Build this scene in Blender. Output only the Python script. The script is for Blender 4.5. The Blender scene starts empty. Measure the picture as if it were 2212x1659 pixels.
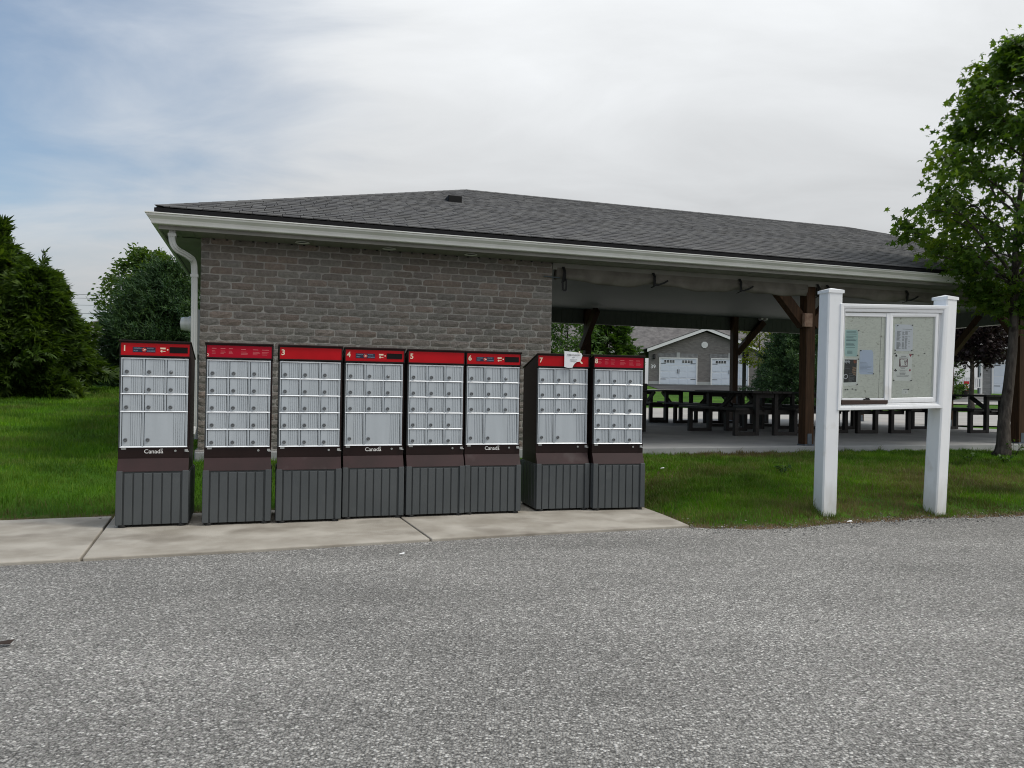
import bpy, math, random
import numpy as np
sc = bpy.context.scene
C = sc.collection
R = math.radians
rng = np.random.default_rng(7)
random.seed(7)

# ------------------------------------------------------------------ camera
EYE = 1.15
PITCH, ROLL, FPX = R(0.30), 0.016, 1661.0
f0 = np.array([0, math.cos(PITCH), math.sin(PITCH)])
_u = np.array([0, -math.sin(PITCH), math.cos(PITCH)])
_r = np.array([1.0, 0, 0])
r0 = math.cos(ROLL) * _r + math.sin(ROLL) * _u
u0 = -math.sin(ROLL) * _r + math.cos(ROLL) * _u
camp = np.array([0, 0, EYE])
cam = bpy.data.cameras.new('camera')
cam.sensor_width = 36.0
cam.lens = 36.0 * FPX / 2212.0
cam.clip_start, cam.clip_end = 0.05, 3000
co = bpy.data.objects.new('camera', cam)
C.objects.link(co)
from mathutils import Matrix, Vector
co.matrix_world = Matrix([[r0[0], u0[0], -f0[0], 0], [r0[1], u0[1], -f0[1], 0], [r0[2], u0[2], -f0[2], EYE], [0, 0, 0, 1]])
sc.camera = co

# ------------------------------------------------------------------ light
SUN_AZ, SUN_EL = R(100), R(52)       # azimuth from +Y towards +X
w = bpy.data.worlds.new('World')
sc.world = w
w.use_nodes = True
nt = w.node_tree
nt.nodes.clear()
N, L = nt.nodes.new, nt.links.new
out = N('ShaderNodeOutputWorld'); bg = N('ShaderNodeBackground')
sky = N('ShaderNodeTexSky'); sky.sky_type = 'NISHITA'; sky.sun_disc = False
sky.sun_elevation = SUN_EL; sky.sun_rotation = SUN_AZ
sky.air_density = 1.0; sky.dust_density = 1.6; sky.ozone_density = 1.4
tc = N('ShaderNodeTexCoord')
sep = N('ShaderNodeSeparateXYZ'); L(tc.outputs['Generated'], sep.inputs[0])
def wm(op, a, b=None, c=None):
    n = N('ShaderNodeMath'); n.operation = op
    for i, v in enumerate((a, b, c)):
        if v is None: continue
        if isinstance(v, (int, float)): n.inputs[i].default_value = v
        else: L(v, n.inputs[i])
    return n.outputs[0]
zz = wm('MAXIMUM', sep.outputs[2], 0.0)
den = wm('ADD', zz, 0.22)
px_ = wm('DIVIDE', sep.outputs[0], den); py_ = wm('DIVIDE', sep.outputs[1], den)
cmb = N('ShaderNodeCombineXYZ'); L(px_, cmb.inputs[0]); L(py_, cmb.inputs[1])
mp = N('ShaderNodeMapping'); L(cmb.outputs[0], mp.inputs[0])
mp.inputs['Rotation'].default_value = (0, 0, R(28)); mp.inputs['Scale'].default_value = (0.75, 1.25, 1)
n1 = N('ShaderNodeTexNoise'); L(mp.outputs[0], n1.inputs[0]); n1.inputs['Scale'].default_value = 1.9
n1.inputs['Detail'].default_value = 9; n1.inputs['Roughness'].default_value = 0.56; n1.inputs['Distortion'].default_value = 0.5
mp2 = N('ShaderNodeMapping'); L(cmb.outputs[0], mp2.inputs[0])
mp2.inputs['Rotation'].default_value = (0, 0, R(-20)); mp2.inputs['Location'].default_value = (3.1, 1.7, 0); mp2.inputs['Scale'].default_value = (0.8, 1.25, 1)
n2 = N('ShaderNodeTexNoise'); L(mp2.outputs[0], n2.inputs[0]); n2.inputs['Scale'].default_value = 0.9
n2.inputs['Detail'].default_value = 5
# thin veil: thicker to the east and overhead, opening to blue in the west
cov = wm('MULTIPLY_ADD', wm('MULTIPLY', sep.outputs[0], wm('MULTIPLY_ADD', zz, 1.3, 0.24)), 1.95, 0.96)
cov = wm('MINIMUM', cov, 0.92)
cov = wm('ADD', cov, wm('MULTIPLY', wm('SUBTRACT', n1.outputs[0], 0.5), 0.72))
cov = wm('ADD', cov, wm('MULTIPLY', wm('SUBTRACT', n2.outputs[0], 0.5), 0.7))
rmp = N('ShaderNodeMapRange'); L(cov, rmp.inputs[0]); rmp.interpolation_type = 'SMOOTHSTEP'
for i, v in enumerate((0.12, 0.78, 0.16, 1.0)): rmp.inputs[i + 1].default_value = v
# brightness of the veil varies gently with its thickness
vb = N('ShaderNodeMapRange'); L(n1.outputs[0], vb.inputs[0])
for i, v in enumerate((0.30, 0.72, 3.85, 4.7)): vb.inputs[i + 1].default_value = v
vc = N('ShaderNodeVectorMath'); vc.operation = 'SCALE'
vc.inputs[0].default_value = (0.970, 0.995, 1.018); L(wm('MULTIPLY', vb.outputs[0], wm('MULTIPLY_ADD', zz, 2.2, 0.95)), vc.inputs['Scale'])   # overcast skies brighten towards the zenith
ht = N('ShaderNodeVectorMath'); ht.operation = 'MULTIPLY'; L(sky.outputs[0], ht.inputs[0]); ht.inputs[1].default_value = (1.05,1.2,1.22)
mx = N('ShaderNodeMix'); mx.data_type = 'RGBA'; L(rmp.outputs[0], mx.inputs[0])
L(ht.outputs[0], mx.inputs[6]); L(vc.outputs[0], mx.inputs[7])
L(mx.outputs[2], bg.inputs[0]); bg.inputs[1].default_value = 0.1
L(bg.outputs[0], out.inputs[0])
sl = bpy.data.lights.new('sun', 'SUN'); sl.energy = 1.5; sl.angle = R(15); sl.color = (1.0, 0.95, 0.86)
so = bpy.data.objects.new('sun', sl); C.objects.link(so)
sd_ = Vector((math.sin(SUN_AZ) * math.cos(SUN_EL), math.cos(SUN_AZ) * math.cos(SUN_EL), math.sin(SUN_EL)))
so.rotation_euler = sd_.to_track_quat('Z', 'Y').to_euler()
so.location = (8, 10, 30)
sc.view_settings.view_transform = 'Standard'; sc.view_settings.look = 'None'
sc.view_settings.exposure = 0.15; sc.view_settings.gamma = 1.0; sc.view_settings.use_curve_mapping = False
sc.render.engine = 'CYCLES'
sc.cycles.use_denoising = True
sc.cycles.filter_width = 1.05
sc.cycles.max_bounces = 8; sc.cycles.transparent_max_bounces = 12

# ------------------------------------------------------------------ survey helpers: photo measurements -> metres
def ray(px, py): return f0 + r0 * (px - 1106) / FPX - u0 * (py - 829.5) / FPX
def atY(px, py, Y):
    d = ray(px, py); return camp + d * Y / d[1]
def atZ(px, py, z):
    d = ray(px, py); return camp + d * (z - EYE) / d[2]
YAW = R(18.06)
e1 = np.array([math.cos(YAW), math.sin(YAW), 0]); e2 = np.array([-math.sin(YAW), math.cos(YAW), 0])
O = np.array([-3.427, 8.4, 0.0])
def B(s, d, z=0.0): return O + e1 * s + e2 * d + np.array([0, 0, z])
def to_sd(x, y):
    return (x - O[0]) * e1[0] + (y - O[1]) * e1[1], (x - O[0]) * e2[0] + (y - O[1]) * e2[1]
def atd(px, py, d):
    v = ray(px, py); t = (d + O @ e2 - camp @ e2) / (v @ e2); p = camp + v * t
    q = p - O; return float(q @ e1), float(p[2])
def sstep(a, b, x):
    t = np.clip((np.asarray(x, float) - a) / (b - a), 0, 1); return t * t * (3 - 2 * t)

# ------------------------------------------------------------------ object helpers
def link(o, parent=None):
    C.objects.link(o)
    if parent is not None: o.parent = parent
    return o
def tag(o, label=None, cat=None, group=None, kind=None):
    if label: o['label'] = label
    if cat: o['category'] = cat
    if group: o['group'] = group
    if kind: o['kind'] = kind
    return o
def thing(name, label, cat, loc=(0, 0, 0), rz=0.0, group=None):
    o = bpy.data.objects.new(name, None); o.empty_display_size = 0.2
    o.location = loc; o.rotation_euler = (0, 0, rz)
    link(o); return tag(o, label, cat, group)
def copy_tree(o, parent=None):
    c = o.copy(); C.objects.link(c)
    if parent is not None: c.parent = parent
    for ch in list(o.children): copy_tree(ch, c)
    return c
def mesh_np(name, V, quads=None, tris=None):
    me = bpy.data.meshes.new(name)
    V = np.asarray(V, np.float32).reshape(-1, 3)
    nq = 0 if quads is None else len(quads); nt_ = 0 if tris is None else len(tris)
    idx = []
    if nq: idx.append(np.asarray(quads, np.int32).ravel())
    if nt_: idx.append(np.asarray(tris, np.int32).ravel())
    idx = np.concatenate(idx)
    me.vertices.add(len(V)); me.vertices.foreach_set('co', V.ravel())
    me.loops.add(len(idx)); me.loops.foreach_set('vertex_index', idx)
    me.polygons.add(nq + nt_)
    st = np.concatenate([np.arange(nq) * 4, nq * 4 + np.arange(nt_) * 3]).astype(np.int32)
    me.polygons.foreach_set('loop_start', st)
    me.update(calc_edges=True); me.validate()
    return me
def obj(name, me, mat=None, parent=None, loc=None, rot=None, smooth=False):
    o = bpy.data.objects.new(name, me)
    if mat is not None and not me.materials: me.materials.append(mat)
    if loc is not None: o.location = loc
    if rot is not None: o.rotation_euler = rot
    if smooth: me.polygons.foreach_set('use_smooth', [True] * len(me.polygons))
    return link(o, parent)
class MB:
    def __init__(s): s.v = []; s.f = []
    def add(s, vs, fs):
        b = len(s.v); s.v += [tuple(map(float, p)) for p in vs]; s.f += [tuple(b + i for i in q) for q in fs]; return s
    def box(s, x0, x1, y0, y1, z0, z1):
        return s.add([(x0, y0, z0), (x1, y0, z0), (x1, y1, z0), (x0, y1, z0), (x0, y0, z1), (x1, y0, z1), (x1, y1, z1), (x0, y1, z1)],
                     [(0, 3, 2, 1), (4, 5, 6, 7), (0, 1, 5, 4), (1, 2, 6, 5), (2, 3, 7, 6), (3, 0, 4, 7)])
    def bar(s, p, q, w, h, up=(0, 0, 1)):
        p, q = np.array(p, float), np.array(q, float); d = (q - p) / np.linalg.norm(q - p)
        a = np.cross(d, up); a = a / np.linalg.norm(a) * w / 2; b = np.cross(a, d); b = b / np.linalg.norm(b) * h / 2
        vs = [p - a - b, p + a - b, p + a + b, p - a + b, q - a - b, q + a - b, q + a + b, q - a + b]
        return s.add(vs, [(0, 1, 2, 3), (7, 6, 5, 4), (0, 4, 5, 1), (1, 5, 6, 2), (2, 6, 7, 3), (3, 7, 4, 0)])
    def tube(s, pts, rad, n=8, cap=True):
        pts = [np.array(p, float) for p in pts]; m = len(pts)
        if np.isscalar(rad): rad = [rad] * m
        vs = []
        ref = np.array([0.31, 0.17, 0.93])
        for i, p in enumerate(pts):
            d = pts[min(i + 1, m - 1)] - pts[max(i - 1, 0)]; d = d / (np.linalg.norm(d) + 1e-9)
            a = np.cross(d, ref)
            if np.linalg.norm(a) < 0.1: a = np.cross(d, (1, 0, 0))
            a /= np.linalg.norm(a); b = np.cross(d, a)
            for k in range(n):
                t = 2 * math.pi * k / n; vs.append(p + rad[i] * (math.cos(t) * a + math.sin(t) * b))
        fs = []
        for i in range(m - 1):
            for k in range(n):
                k2 = (k + 1) % n; fs.append((i * n + k, i * n + k2, (i + 1) * n + k2, (i + 1) * n + k))
        if cap: fs.append(tuple(range(n - 1, -1, -1))); fs.append(tuple((m - 1) * n + k for k in range(n)))
        return s.add(vs, fs)
    def extrude(s, prof, ax, a, b):
        """2-D profile loop extruded along axis ax from a to b; profile axes are the other two in order."""
        n = len(prof)
        def pt(u, v, t):
            return {0: (t, u, v), 1: (u, t, v), 2: (u, v, t)}[ax]
        vs = [pt(u, v, a) for u, v in prof] + [pt(u, v, b) for u, v in prof]
        fs = [(k, (k + 1) % n, n + (k + 1) % n, n + k) for k in range(n)] + [tuple(range(n - 1, -1, -1)), tuple(range(n, 2 * n))]
        return s.add(vs, fs)
    def lathe(s, prof, c, n=16, ax=2):
        vs = []; m = len(prof)
        for r_, t in prof:
            for k in range(n):
                an = 2 * math.pi * k / n; u, v = r_ * math.cos(an), r_ * math.sin(an)
                vs.append({2: (c[0] + u, c[1] + v, c[2] + t), 1: (c[0] + u, c[1] + t, c[2] + v), 0: (c[0] + t, c[1] + u, c[2] + v)}[ax])
        fs = []
        for i in range(m - 1):
            for k in range(n): fs.append((i * n + k, i * n + (k + 1) % n, (i + 1) * n + (k + 1) % n, (i + 1) * n + k))
        fs += [tuple(range(n - 1, -1, -1)), tuple((m - 1) * n + k for k in range(n))]
        return s.add(vs, fs)
    def mesh(s, name, fix=True):
        me = bpy.data.meshes.new(name); me.from_pydata(s.v, [], s.f); me.update()
        if fix:
            import bmesh
            bm = bmesh.new(); bm.from_mesh(me); bmesh.ops.recalc_face_normals(bm, faces=bm.faces); bm.to_mesh(me); bm.free()
        return me
    def build(s, name, mat=None, parent=None, loc=None, rot=None, smooth=False, bevel=0):
        o = obj(name, s.mesh(name), mat, parent, loc, rot, smooth)
        if bevel:
            m = o.modifiers.new('bevel', 'BEVEL'); m.width = bevel; m.segments = 2; m.limit_method = 'ANGLE'
        return o
def text_mesh(name, body, size, bold=0.0, depth=0.0006, align='CENTER'):
    cu = bpy.data.curves.new(name, 'FONT'); cu.body = body; cu.size = size; cu.offset = bold; cu.extrude = depth
    cu.align_x = align; cu.align_y = 'CENTER'; cu.resolution_u = 3
    to = bpy.data.objects.new(name, cu); C.objects.link(to)
    dg = bpy.context.evaluated_depsgraph_get()
    me = bpy.data.meshes.new_from_object(to.evaluated_get(dg))
    bpy.data.objects.remove(to); bpy.data.curves.remove(cu); me.name = name
    me.materials.clear()
    return me

# ------------------------------------------------------------------ materials
def mat(name, col, rough=0.6, metal=0.0, spec=0.4, col2=None, scale=6.0, detail=5, lo=0.35, hi=0.65, stretch=None,
        rnd=0.0, hue=None, bump=0.0, bscale=40.0, bdetail=4, coat=0.0, blotch=None, dirt=None):
    m = bpy.data.materials.new(name); m.use_nodes = True
    t = m.node_tree; b = t.nodes['Principled BSDF']; nn, ll = t.nodes.new, t.links.new
    b.inputs['Roughness'].default_value = rough; b.inputs['Metallic'].default_value = metal
    b.inputs['Specular IOR Level'].default_value = spec; b.inputs['Coat Weight'].default_value = coat
    geo = nn('ShaderNodeNewGeometry')
    vec = geo.outputs['Position']
    if stretch:
        mp = nn('ShaderNodeMapping'); ll(vec, mp.inputs[0]); mp.inputs['Scale'].default_value = stretch; vec = mp.outputs[0]
    c = None
    def rgbmix(fac, a, bb, mode='MIX'):
        x = nn('ShaderNodeMix'); x.data_type = 'RGBA'; x.blend_type = mode
        if isinstance(fac, float): x.inputs[0].default_value = fac
        else: ll(fac, x.inputs[0])
        for i, v in ((6, a), (7, bb)):
            if isinstance(v, tuple): x.inputs[i].default_value = (*v[:3], 1)
            else: ll(v, x.inputs[i])
        return x.outputs[2]
    def noise(sc_, de, lo_, hi_, v=None):
        n = nn('ShaderNodeTexNoise'); ll(v or vec, n.inputs[0]); n.inputs['Scale'].default_value = sc_; n.inputs['Detail'].default_value = de
        r = nn('ShaderNodeMapRange'); ll(n.outputs[0], r.inputs[0]); r.inputs[1].default_value = lo_; r.inputs[2].default_value = hi_
        return r.outputs[0]
    c = col
    if col2 is not None: c = rgbmix(noise(scale, detail, lo, hi), col, col2)
    if blotch is not None:   # (colour, scale, lo, hi)
        c = rgbmix(noise(blotch[1], 6, blotch[2], blotch[3], geo.outputs['Position']), c, blotch[0])
    if rnd or hue:
        oi = nn('ShaderNodeObjectInfo'); ad = nn('ShaderNodeMath'); ad.operation = 'ADD'
        ll(oi.outputs['Random'], ad.inputs[0]); ll(geo.outputs['Random Per Island'], ad.inputs[1])
        fr = nn('ShaderNodeMath'); fr.operation = 'FRACT'; ll(ad.outputs[0], fr.inputs[0])
        if hue:              # list of colours picked per piece
            rp = nn('ShaderNodeValToRGB'); rp.color_ramp.interpolation = 'CONSTANT'
            el = rp.color_ramp.elements
            while len(el) < len(hue): el.new(0.5)
            for i, h in enumerate(hue): el[i].position = i / len(hue); el[i].color = (*h, 1)
            ll(fr.outputs[0], rp.inputs[0])
            c = rgbmix(1.0, c, rp.outputs[0], 'MULTIPLY')
        if rnd:
            f2 = nn('ShaderNodeMath'); f2.operation = 'MULTIPLY_ADD'; ll(fr.outputs[0], f2.inputs[0]); f2.inputs[1].default_value = 7.31; f2.inputs[2].default_value = 0.1
            f3 = nn('ShaderNodeMath'); f3.operation = 'FRACT'; ll(f2.outputs[0], f3.inputs[0])
            mr = nn('ShaderNodeMapRange'); ll(f3.outputs[0], mr.inputs[0]); mr.inputs[3].default_value = 1 - rnd; mr.inputs[4].default_value = 1 + rnd
            vm = nn('ShaderNodeVectorMath'); vm.operation = 'SCALE'
            if isinstance(c, tuple): vm.inputs[0].default_value = c[:3]
            else: ll(c, vm.inputs[0])
            ll(mr.outputs[0], vm.inputs['Scale']); c = vm.outputs[0]
    if isinstance(c, tuple): b.inputs['Base Color'].default_value = (*c[:3], 1)
    else: ll(c, b.inputs['Base Color'])
    if bump:
        n = nn('ShaderNodeTexNoise'); ll(vec, n.inputs[0]); n.inputs['Scale'].default_value = bscale; n.inputs['Detail'].default_value = bdetail
        bp = nn('ShaderNodeBump'); bp.inputs['Strength'].default_value = bump; bp.inputs['Distance'].default_value = 0.02
        ll(n.outputs[0], bp.inputs['Height']); ll(bp.outputs[0], b.inputs['Normal'])
    return m
def leaf_mat(name, cols, trans=0.35, rough=0.55, back=None):
    m = bpy.data.materials.new(name); m.use_nodes = True
    t = m.node_tree; nn, ll = t.nodes.new, t.links.new
    b = t.nodes['Principled BSDF']; b.inputs['Roughness'].default_value = rough; b.inputs['Specular IOR Level'].default_value = 0.3
    geo = nn('ShaderNodeNewGeometry'); rp = nn('ShaderNodeValToRGB'); el = rp.color_ramp.elements
    while len(el) < len(cols): el.new(0.5)
    for i, h in enumerate(cols): el[i].position = i / max(1, len(cols) - 1); el[i].color = (*h, 1)
    n = nn('ShaderNodeTexNoise'); ll(geo.outputs['Position'], n.inputs[0]); n.inputs['Scale'].default_value = 1.3; n.inputs['Detail'].default_value = 3
    mr = nn('ShaderNodeMapRange'); ll(n.outputs[0], mr.inputs[0]); mr.inputs[1].default_value = 0.3; mr.inputs[2].default_value = 0.7
    a = nn('ShaderNodeMath'); a.operation = 'MULTIPLY_ADD'; ll(geo.outputs['Random Per Island'], a.inputs[0]); a.inputs[1].default_value = 0.6
    a2 = nn('ShaderNodeMath'); a2.operation = 'MULTIPLY'; ll(mr.outputs[0], a2.inputs[0]); a2.inputs[1].default_value = 0.4
    ll(a2.outputs[0], a.inputs[2]); ll(a.outputs[0], rp.inputs[0]); ll(rp.outputs[0], b.inputs['Base Color'])
    tr = nn('ShaderNodeBsdfTranslucent'); br = nn('ShaderNodeVectorMath'); br.operation = 'MULTIPLY'; ll(rp.outputs[0], br.inputs[0]); br.inputs[1].default_value = (1.5, 1.5, 0.6)
    ll(br.outputs[0], tr.inputs[0])
    ms = nn('ShaderNodeMixShader'); ms.inputs[0].default_value = trans; ll(b.outputs[0], ms.inputs[1]); ll(tr.outputs[0], ms.inputs[2])
    ll(ms.outputs[0], t.nodes['Material Output'].inputs[0])
    return m
def glass_mat(name, tint=(0.9, 0.95, 0.95)):
    m = bpy.data.materials.new(name); m.use_nodes = True
    t = m.node_tree; nn, ll = t.nodes.new, t.links.new; t.nodes.remove(t.nodes['Principled BSDF'])
    tr = nn('ShaderNodeBsdfTransparent'); tr.inputs[0].default_value = (*tint, 1); gl = nn('ShaderNodeBsdfGlossy'); gl.inputs['Roughness'].default_value = 0.03
    fr = nn('ShaderNodeFresnel'); fr.inputs[0].default_value = 1.3; ms = nn('ShaderNodeMixShader')
    ll(fr.outputs[0], ms.inputs[0]); ll(tr.outputs[0], ms.inputs[1]); ll(gl.outputs[0], ms.inputs[2]); ll(ms.outputs[0], t.nodes['Material Output'].inputs[0])
    return m
# ================================================================== GROUND
# edge between paving (asphalt / concrete path) and lawn, as X -> Y
EDGE = np.array([(-60, -14.0), (-12, 3.35), (-4.08, 6.16), (-3.31, 6.44), (-2.0, 6.93), (0.9, 7.98), (1.18, 7.98), (1.26, 7.45), (1.42, 6.95), (1.53, 6.50), (1.71, 6.42), (2.43, 6.53),
                 (3.0, 6.82), (3.85, 7.12), (4.93, 7.40), (8, 8.25), (20, 10.5), (60, 16)])
def edge_y(x): return np.interp(x, EDGE[:, 0], EDGE[:, 1])
def ground_z(x, y):
    x = np.asarray(x, float); y = np.asarray(y, float)
    s, d = to_sd(x, y)
    t = y - edge_y(x)
    dw = d * 1.0
    span = np.maximum(0.6, t - dw)          # distance from paving edge to the wall line
    front = 0.30 * sstep(-0.05, 1.0, t / span) ** 0.8
    front = front + 0.055 * sstep(0.02, 0.40, t) * sstep(1.4, 2.3, x) * sstep(4.0, 1.5, t)
    front = np.where(t < 0, -0.04, -0.005 + front)
    zl = np.interp(d, [0, 2, 5, 9, 13, 20, 60, 200], [0.29, 0.40, 0.62, 0.88, 1.20, 1.36, 1.62, 2.0])
    zr = np.interp(y, [8, 12, 26, 33, 40, 47, 54, 62, 80, 300], [0.29, 0.30, 0.355, 0.42, 0.72, 0.95, 1.10, 1.62, 1.7, 2.1])
    wl = sstep(4.0, -2.0, s)
    back = zl * wl + zr * (1 - wl)
    k = sstep(-0.3, 1.2, d)
    z = front * (1 - k) + back * k
    return np.where(t < 0, -0.04, z)
# --- lawn terrain, finer near the camera, reaching the horizon
xs = np.unique(np.concatenate([np.linspace(-14, 16, 151), np.linspace(-70, -14, 40), np.linspace(16, 80, 40), np.linspace(-900, -70, 14), np.linspace(80, 900, 14)]))
ys = np.unique(np.concatenate([np.linspace(5.5, 14, 120), np.linspace(-20, 5.5, 30), np.linspace(14, 70, 90), np.linspace(70, 1200, 20), np.linspace(-200, -20, 4)]))
gx, gy = np.meshgrid(xs, ys)
gz = ground_z(gx, gy)
bump = 0.012 * np.sin(gx * 2.1 + gy * 1.3) * np.sin(gy * 1.7 - gx * 0.6)
gz = gz + np.where((gy - edge_y(gx) > 0.3), bump, 0)
nx, ny = len(xs), len(ys)
ii = np.arange(nx * ny).reshape(ny, nx)
q = np.stack([ii[:-1, :-1], ii[:-1, 1:], ii[1:, 1:], ii[1:, :-1]], -1).reshape(-1, 4)
M_lawn = mat('lawn_soil', (0.032, 0.085, 0.007), 0.95, spec=0.1, col2=(0.060, 0.140, 0.010), scale=0.9, detail=8, bump=0.6, bscale=55,
             blotch=((0.075, 0.062, 0.030), 0.55, 0.60, 0.74))
_lb = M_lawn.node_tree; _b = _lb.nodes['Principled BSDF']; _s = _b.inputs['Base Color'].links[0].from_socket
_at = _lb.nodes.new('ShaderNodeAttribute'); _at.attribute_name = 'bare'; _nz = _lb.nodes.new('ShaderNodeTexNoise'); _g = _lb.nodes.new('ShaderNodeNewGeometry'); _lb.links.new(_g.outputs['Position'], _nz.inputs[0]); _nz.inputs['Scale'].default_value = 9; _nz.inputs['Detail'].default_value = 6
_ad = _lb.nodes.new('ShaderNodeMath'); _ad.operation = 'ADD'; _lb.links.new(_at.outputs['Fac'], _ad.inputs[0]); _lb.links.new(_nz.outputs[0], _ad.inputs[1])
_mr = _lb.nodes.new('ShaderNodeMapRange'); _lb.links.new(_ad.outputs[0], _mr.inputs[0]); _mr.inputs[1].default_value = 0.75; _mr.inputs[2].default_value = 1.1
_mx = _lb.nodes.new('ShaderNodeMix'); _mx.data_type = 'RGBA'; _lb.links.new(_mr.outputs[0], _mx.inputs[0]); _lb.links.new(_s, _mx.inputs[6]); _mx.inputs[7].default_value = (0.125, 0.088, 0.055, 1); _lb.links.new(_mx.outputs[2], _b.inputs['Base Color'])
lawn = obj('lawn', mesh_np('lawn', np.stack([gx, gy, gz], -1), q), M_lawn, smooth=True); lawn['kind'] = 'structure'
_tt = (gy - edge_y(gx)).ravel(); _ba = lawn.data.attributes.new('bare', 'FLOAT', 'POINT'); _ba.data.foreach_set('value', (np.exp(-np.maximum(_tt, 0) / 0.16) * 0.85).astype(np.float32))

# --- asphalt: one sheet whose far edge follows the lawn and the concrete
def asphalt_mat():
    m = bpy.data.materials.new('asphalt'); m.use_nodes = True; t = m.node_tree; nn, ll = t.nodes.new, t.links.new
    b = t.nodes['Principled BSDF']; b.inputs['Roughness'].default_value = 0.85; b.inputs['Specular IOR Level'].default_value = 0.25
    geo = nn('ShaderNodeNewGeometry')
    wn = nn('ShaderNodeTexNoise'); ll(geo.outputs['Position'], wn.inputs[0]); wn.inputs['Scale'].default_value = 60; wn.inputs['Detail'].default_value = 2
    ws = nn('ShaderNodeVectorMath'); ws.operation = 'SCALE'; ll(wn.outputs[1], ws.inputs[0]); ws.inputs['Scale'].default_value = 0.010
    wa = nn('ShaderNodeVectorMath'); wa.operation = 'ADD'; ll(geo.outputs['Position'], wa.inputs[0]); ll(ws.outputs[0], wa.inputs[1])
    v1 = nn('ShaderNodeTexVoronoi'); ll(wa.outputs[0], v1.inputs[0]); v1.inputs['Scale'].default_value = 100
    v2 = nn('ShaderNodeTexVoronoi'); ll(wa.outputs[0], v2.inputs[0]); v2.inputs['Scale'].default_value = 190
    sp = nn('ShaderNodeSeparateColor'); ll(v1.outputs['Color'], sp.inputs[0])
    sp2 = nn('ShaderNodeSeparateColor'); ll(v2.outputs['Color'], sp2.inputs[0])
    r1 = nn('ShaderNodeValToRGB'); e = r1.color_ramp.elements; e[0].position = 0; e[0].color = (0.030, 0.029, 0.028, 1); e[1].position = 1; e[1].color = (0.66, 0.64, 0.61, 1)
    for p_, c_ in ((0.16, 0.085), (0.50, 0.165), (0.80, 0.27), (0.93, 0.46)):
        x = e.new(p_); x.color = (c_, c_ * 0.965, c_ * 0.90, 1)
    ll(sp.outputs[0], r1.inputs[0])
    r2 = nn('ShaderNodeValToRGB'); e = r2.color_ramp.elements; e[0].color = (0.10, 0.097, 0.091, 1); e[1].color = (0.33, 0.32, 0.30, 1)
    ll(sp2.outputs[1], r2.inputs[0])
    m1 = nn('ShaderNodeMix'); m1.data_type = 'RGBA'; m1.inputs[0].default_value = 0.48; ll(r1.outputs[0], m1.inputs[6]); ll(r2.outputs[0], m1.inputs[7])
    # dark binder in the gaps between stones
    gp = nn('ShaderNodeMapRange'); ll(v1.outputs['Distance'], gp.inputs[0]); gp.inputs[1].default_value = 0.42; gp.inputs[2].default_value = 0.75; gp.inputs[3].default_value = 1.0; gp.inputs[4].default_value = 0.42
    # broad wear: tyre lanes, patches
    b1 = nn('ShaderNodeTexNoise'); mpw = nn('ShaderNodeMapping'); ll(geo.outputs['Position'], mpw.inputs[0]); mpw.inputs['Scale'].default_value = (0.35, 1.0, 1); mpw.inputs['Rotation'].default_value = (0, 0, R(-16))
    ll(mpw.outputs[0], b1.inputs[0]); b1.inputs['Scale'].default_value = 0.9; b1.inputs['Detail'].default_value = 8; b1.inputs['Roughness'].default_value = 0.62
    mr = nn('ShaderNodeMapRange'); ll(b1.outputs[0], mr.inputs[0]); mr.inputs[1].default_value = 0.3; mr.inputs[2].default_value = 0.7; mr.inputs[3].default_value = 1.02; mr.inputs[4].default_value = 1.78
    mu = nn('ShaderNodeMath'); mu.operation = 'MULTIPLY'; ll(gp.outputs[0], mu.inputs[0]); ll(mr.outputs[0], mu.inputs[1])
    vs = nn('ShaderNodeVectorMath'); vs.operation = 'SCALE'; ll(m1.outputs[2], vs.inputs[0]); ll(mu.outputs[0], vs.inputs['Scale'])
    # pale rubbed streaks in front of the boxes
    mps = nn('ShaderNodeMapping'); ll(geo.outputs['Position'], mps.inputs[0]); mps.inputs['Rotation'].default_value = (0, 0, R(-8)); mps.inputs['Scale'].default_value = (0.7, 9, 1)
    ns = nn('ShaderNodeTexNoise'); ll(mps.outputs[0], ns.inputs[0]); ns.inputs['Scale'].default_value = 1.6; ns.inputs['Detail'].default_value = 5
    ms_ = nn('ShaderNodeMapRange'); ll(ns.outputs[0], ms_.inputs[0]); ms_.inputs[1].default_value = 0.64; ms_.inputs[2].default_value = 0.80; ms_.inputs[4].default_value = 0.30
    m2 = nn('ShaderNodeMix'); m2.data_type = 'RGBA'; ll(ms_.outputs[0], m2.inputs[0]); ll(vs.outputs[0], m2.inputs[6]); m2.inputs[7].default_value = (0.36, 0.35, 0.33, 1)
    ll(m2.outputs[2], b.inputs['Base Color'])
    bp = nn('ShaderNodeBump'); bp.inputs['Strength'].default_value = 0.9; bp.inputs['Distance'].default_value = 0.006; bp.invert = True
    ll(v1.outputs['Distance'], bp.inputs['Height']); ll(bp.outputs[0], b.inputs['Normal'])
    return m
M_asph = asphalt_mat()
fx = np.concatenate([np.linspace(-60, -4, 30), np.linspace(-3.9, 12, 120), np.linspace(12.2, 60, 30)])
PF = [(-60, -16.0), (-3.15, 4.76), (-1.67, 5.29), (-0.99, 5.56), (0.23, 6.03), (1.51, 6.47)]
front_y = lambda x: np.interp(x, [p[0] for p in PF], [p[1] for p in PF])
far = np.where(fx < 1.51, front_y(fx) + 0.012, np.interp(fx, EDGE[:, 0], EDGE[:, 1]) + 0.03 * np.sin(fx * 5.1) + 0.025 * np.sin(fx * 13.7 + 1) + 0.02 * np.sin(fx * 31))
V = np.concatenate([np.stack([fx, far, 0 * fx], -1), np.stack([fx, -40 + 0 * fx, 0 * fx], -1)])
n = len(fx)
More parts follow.
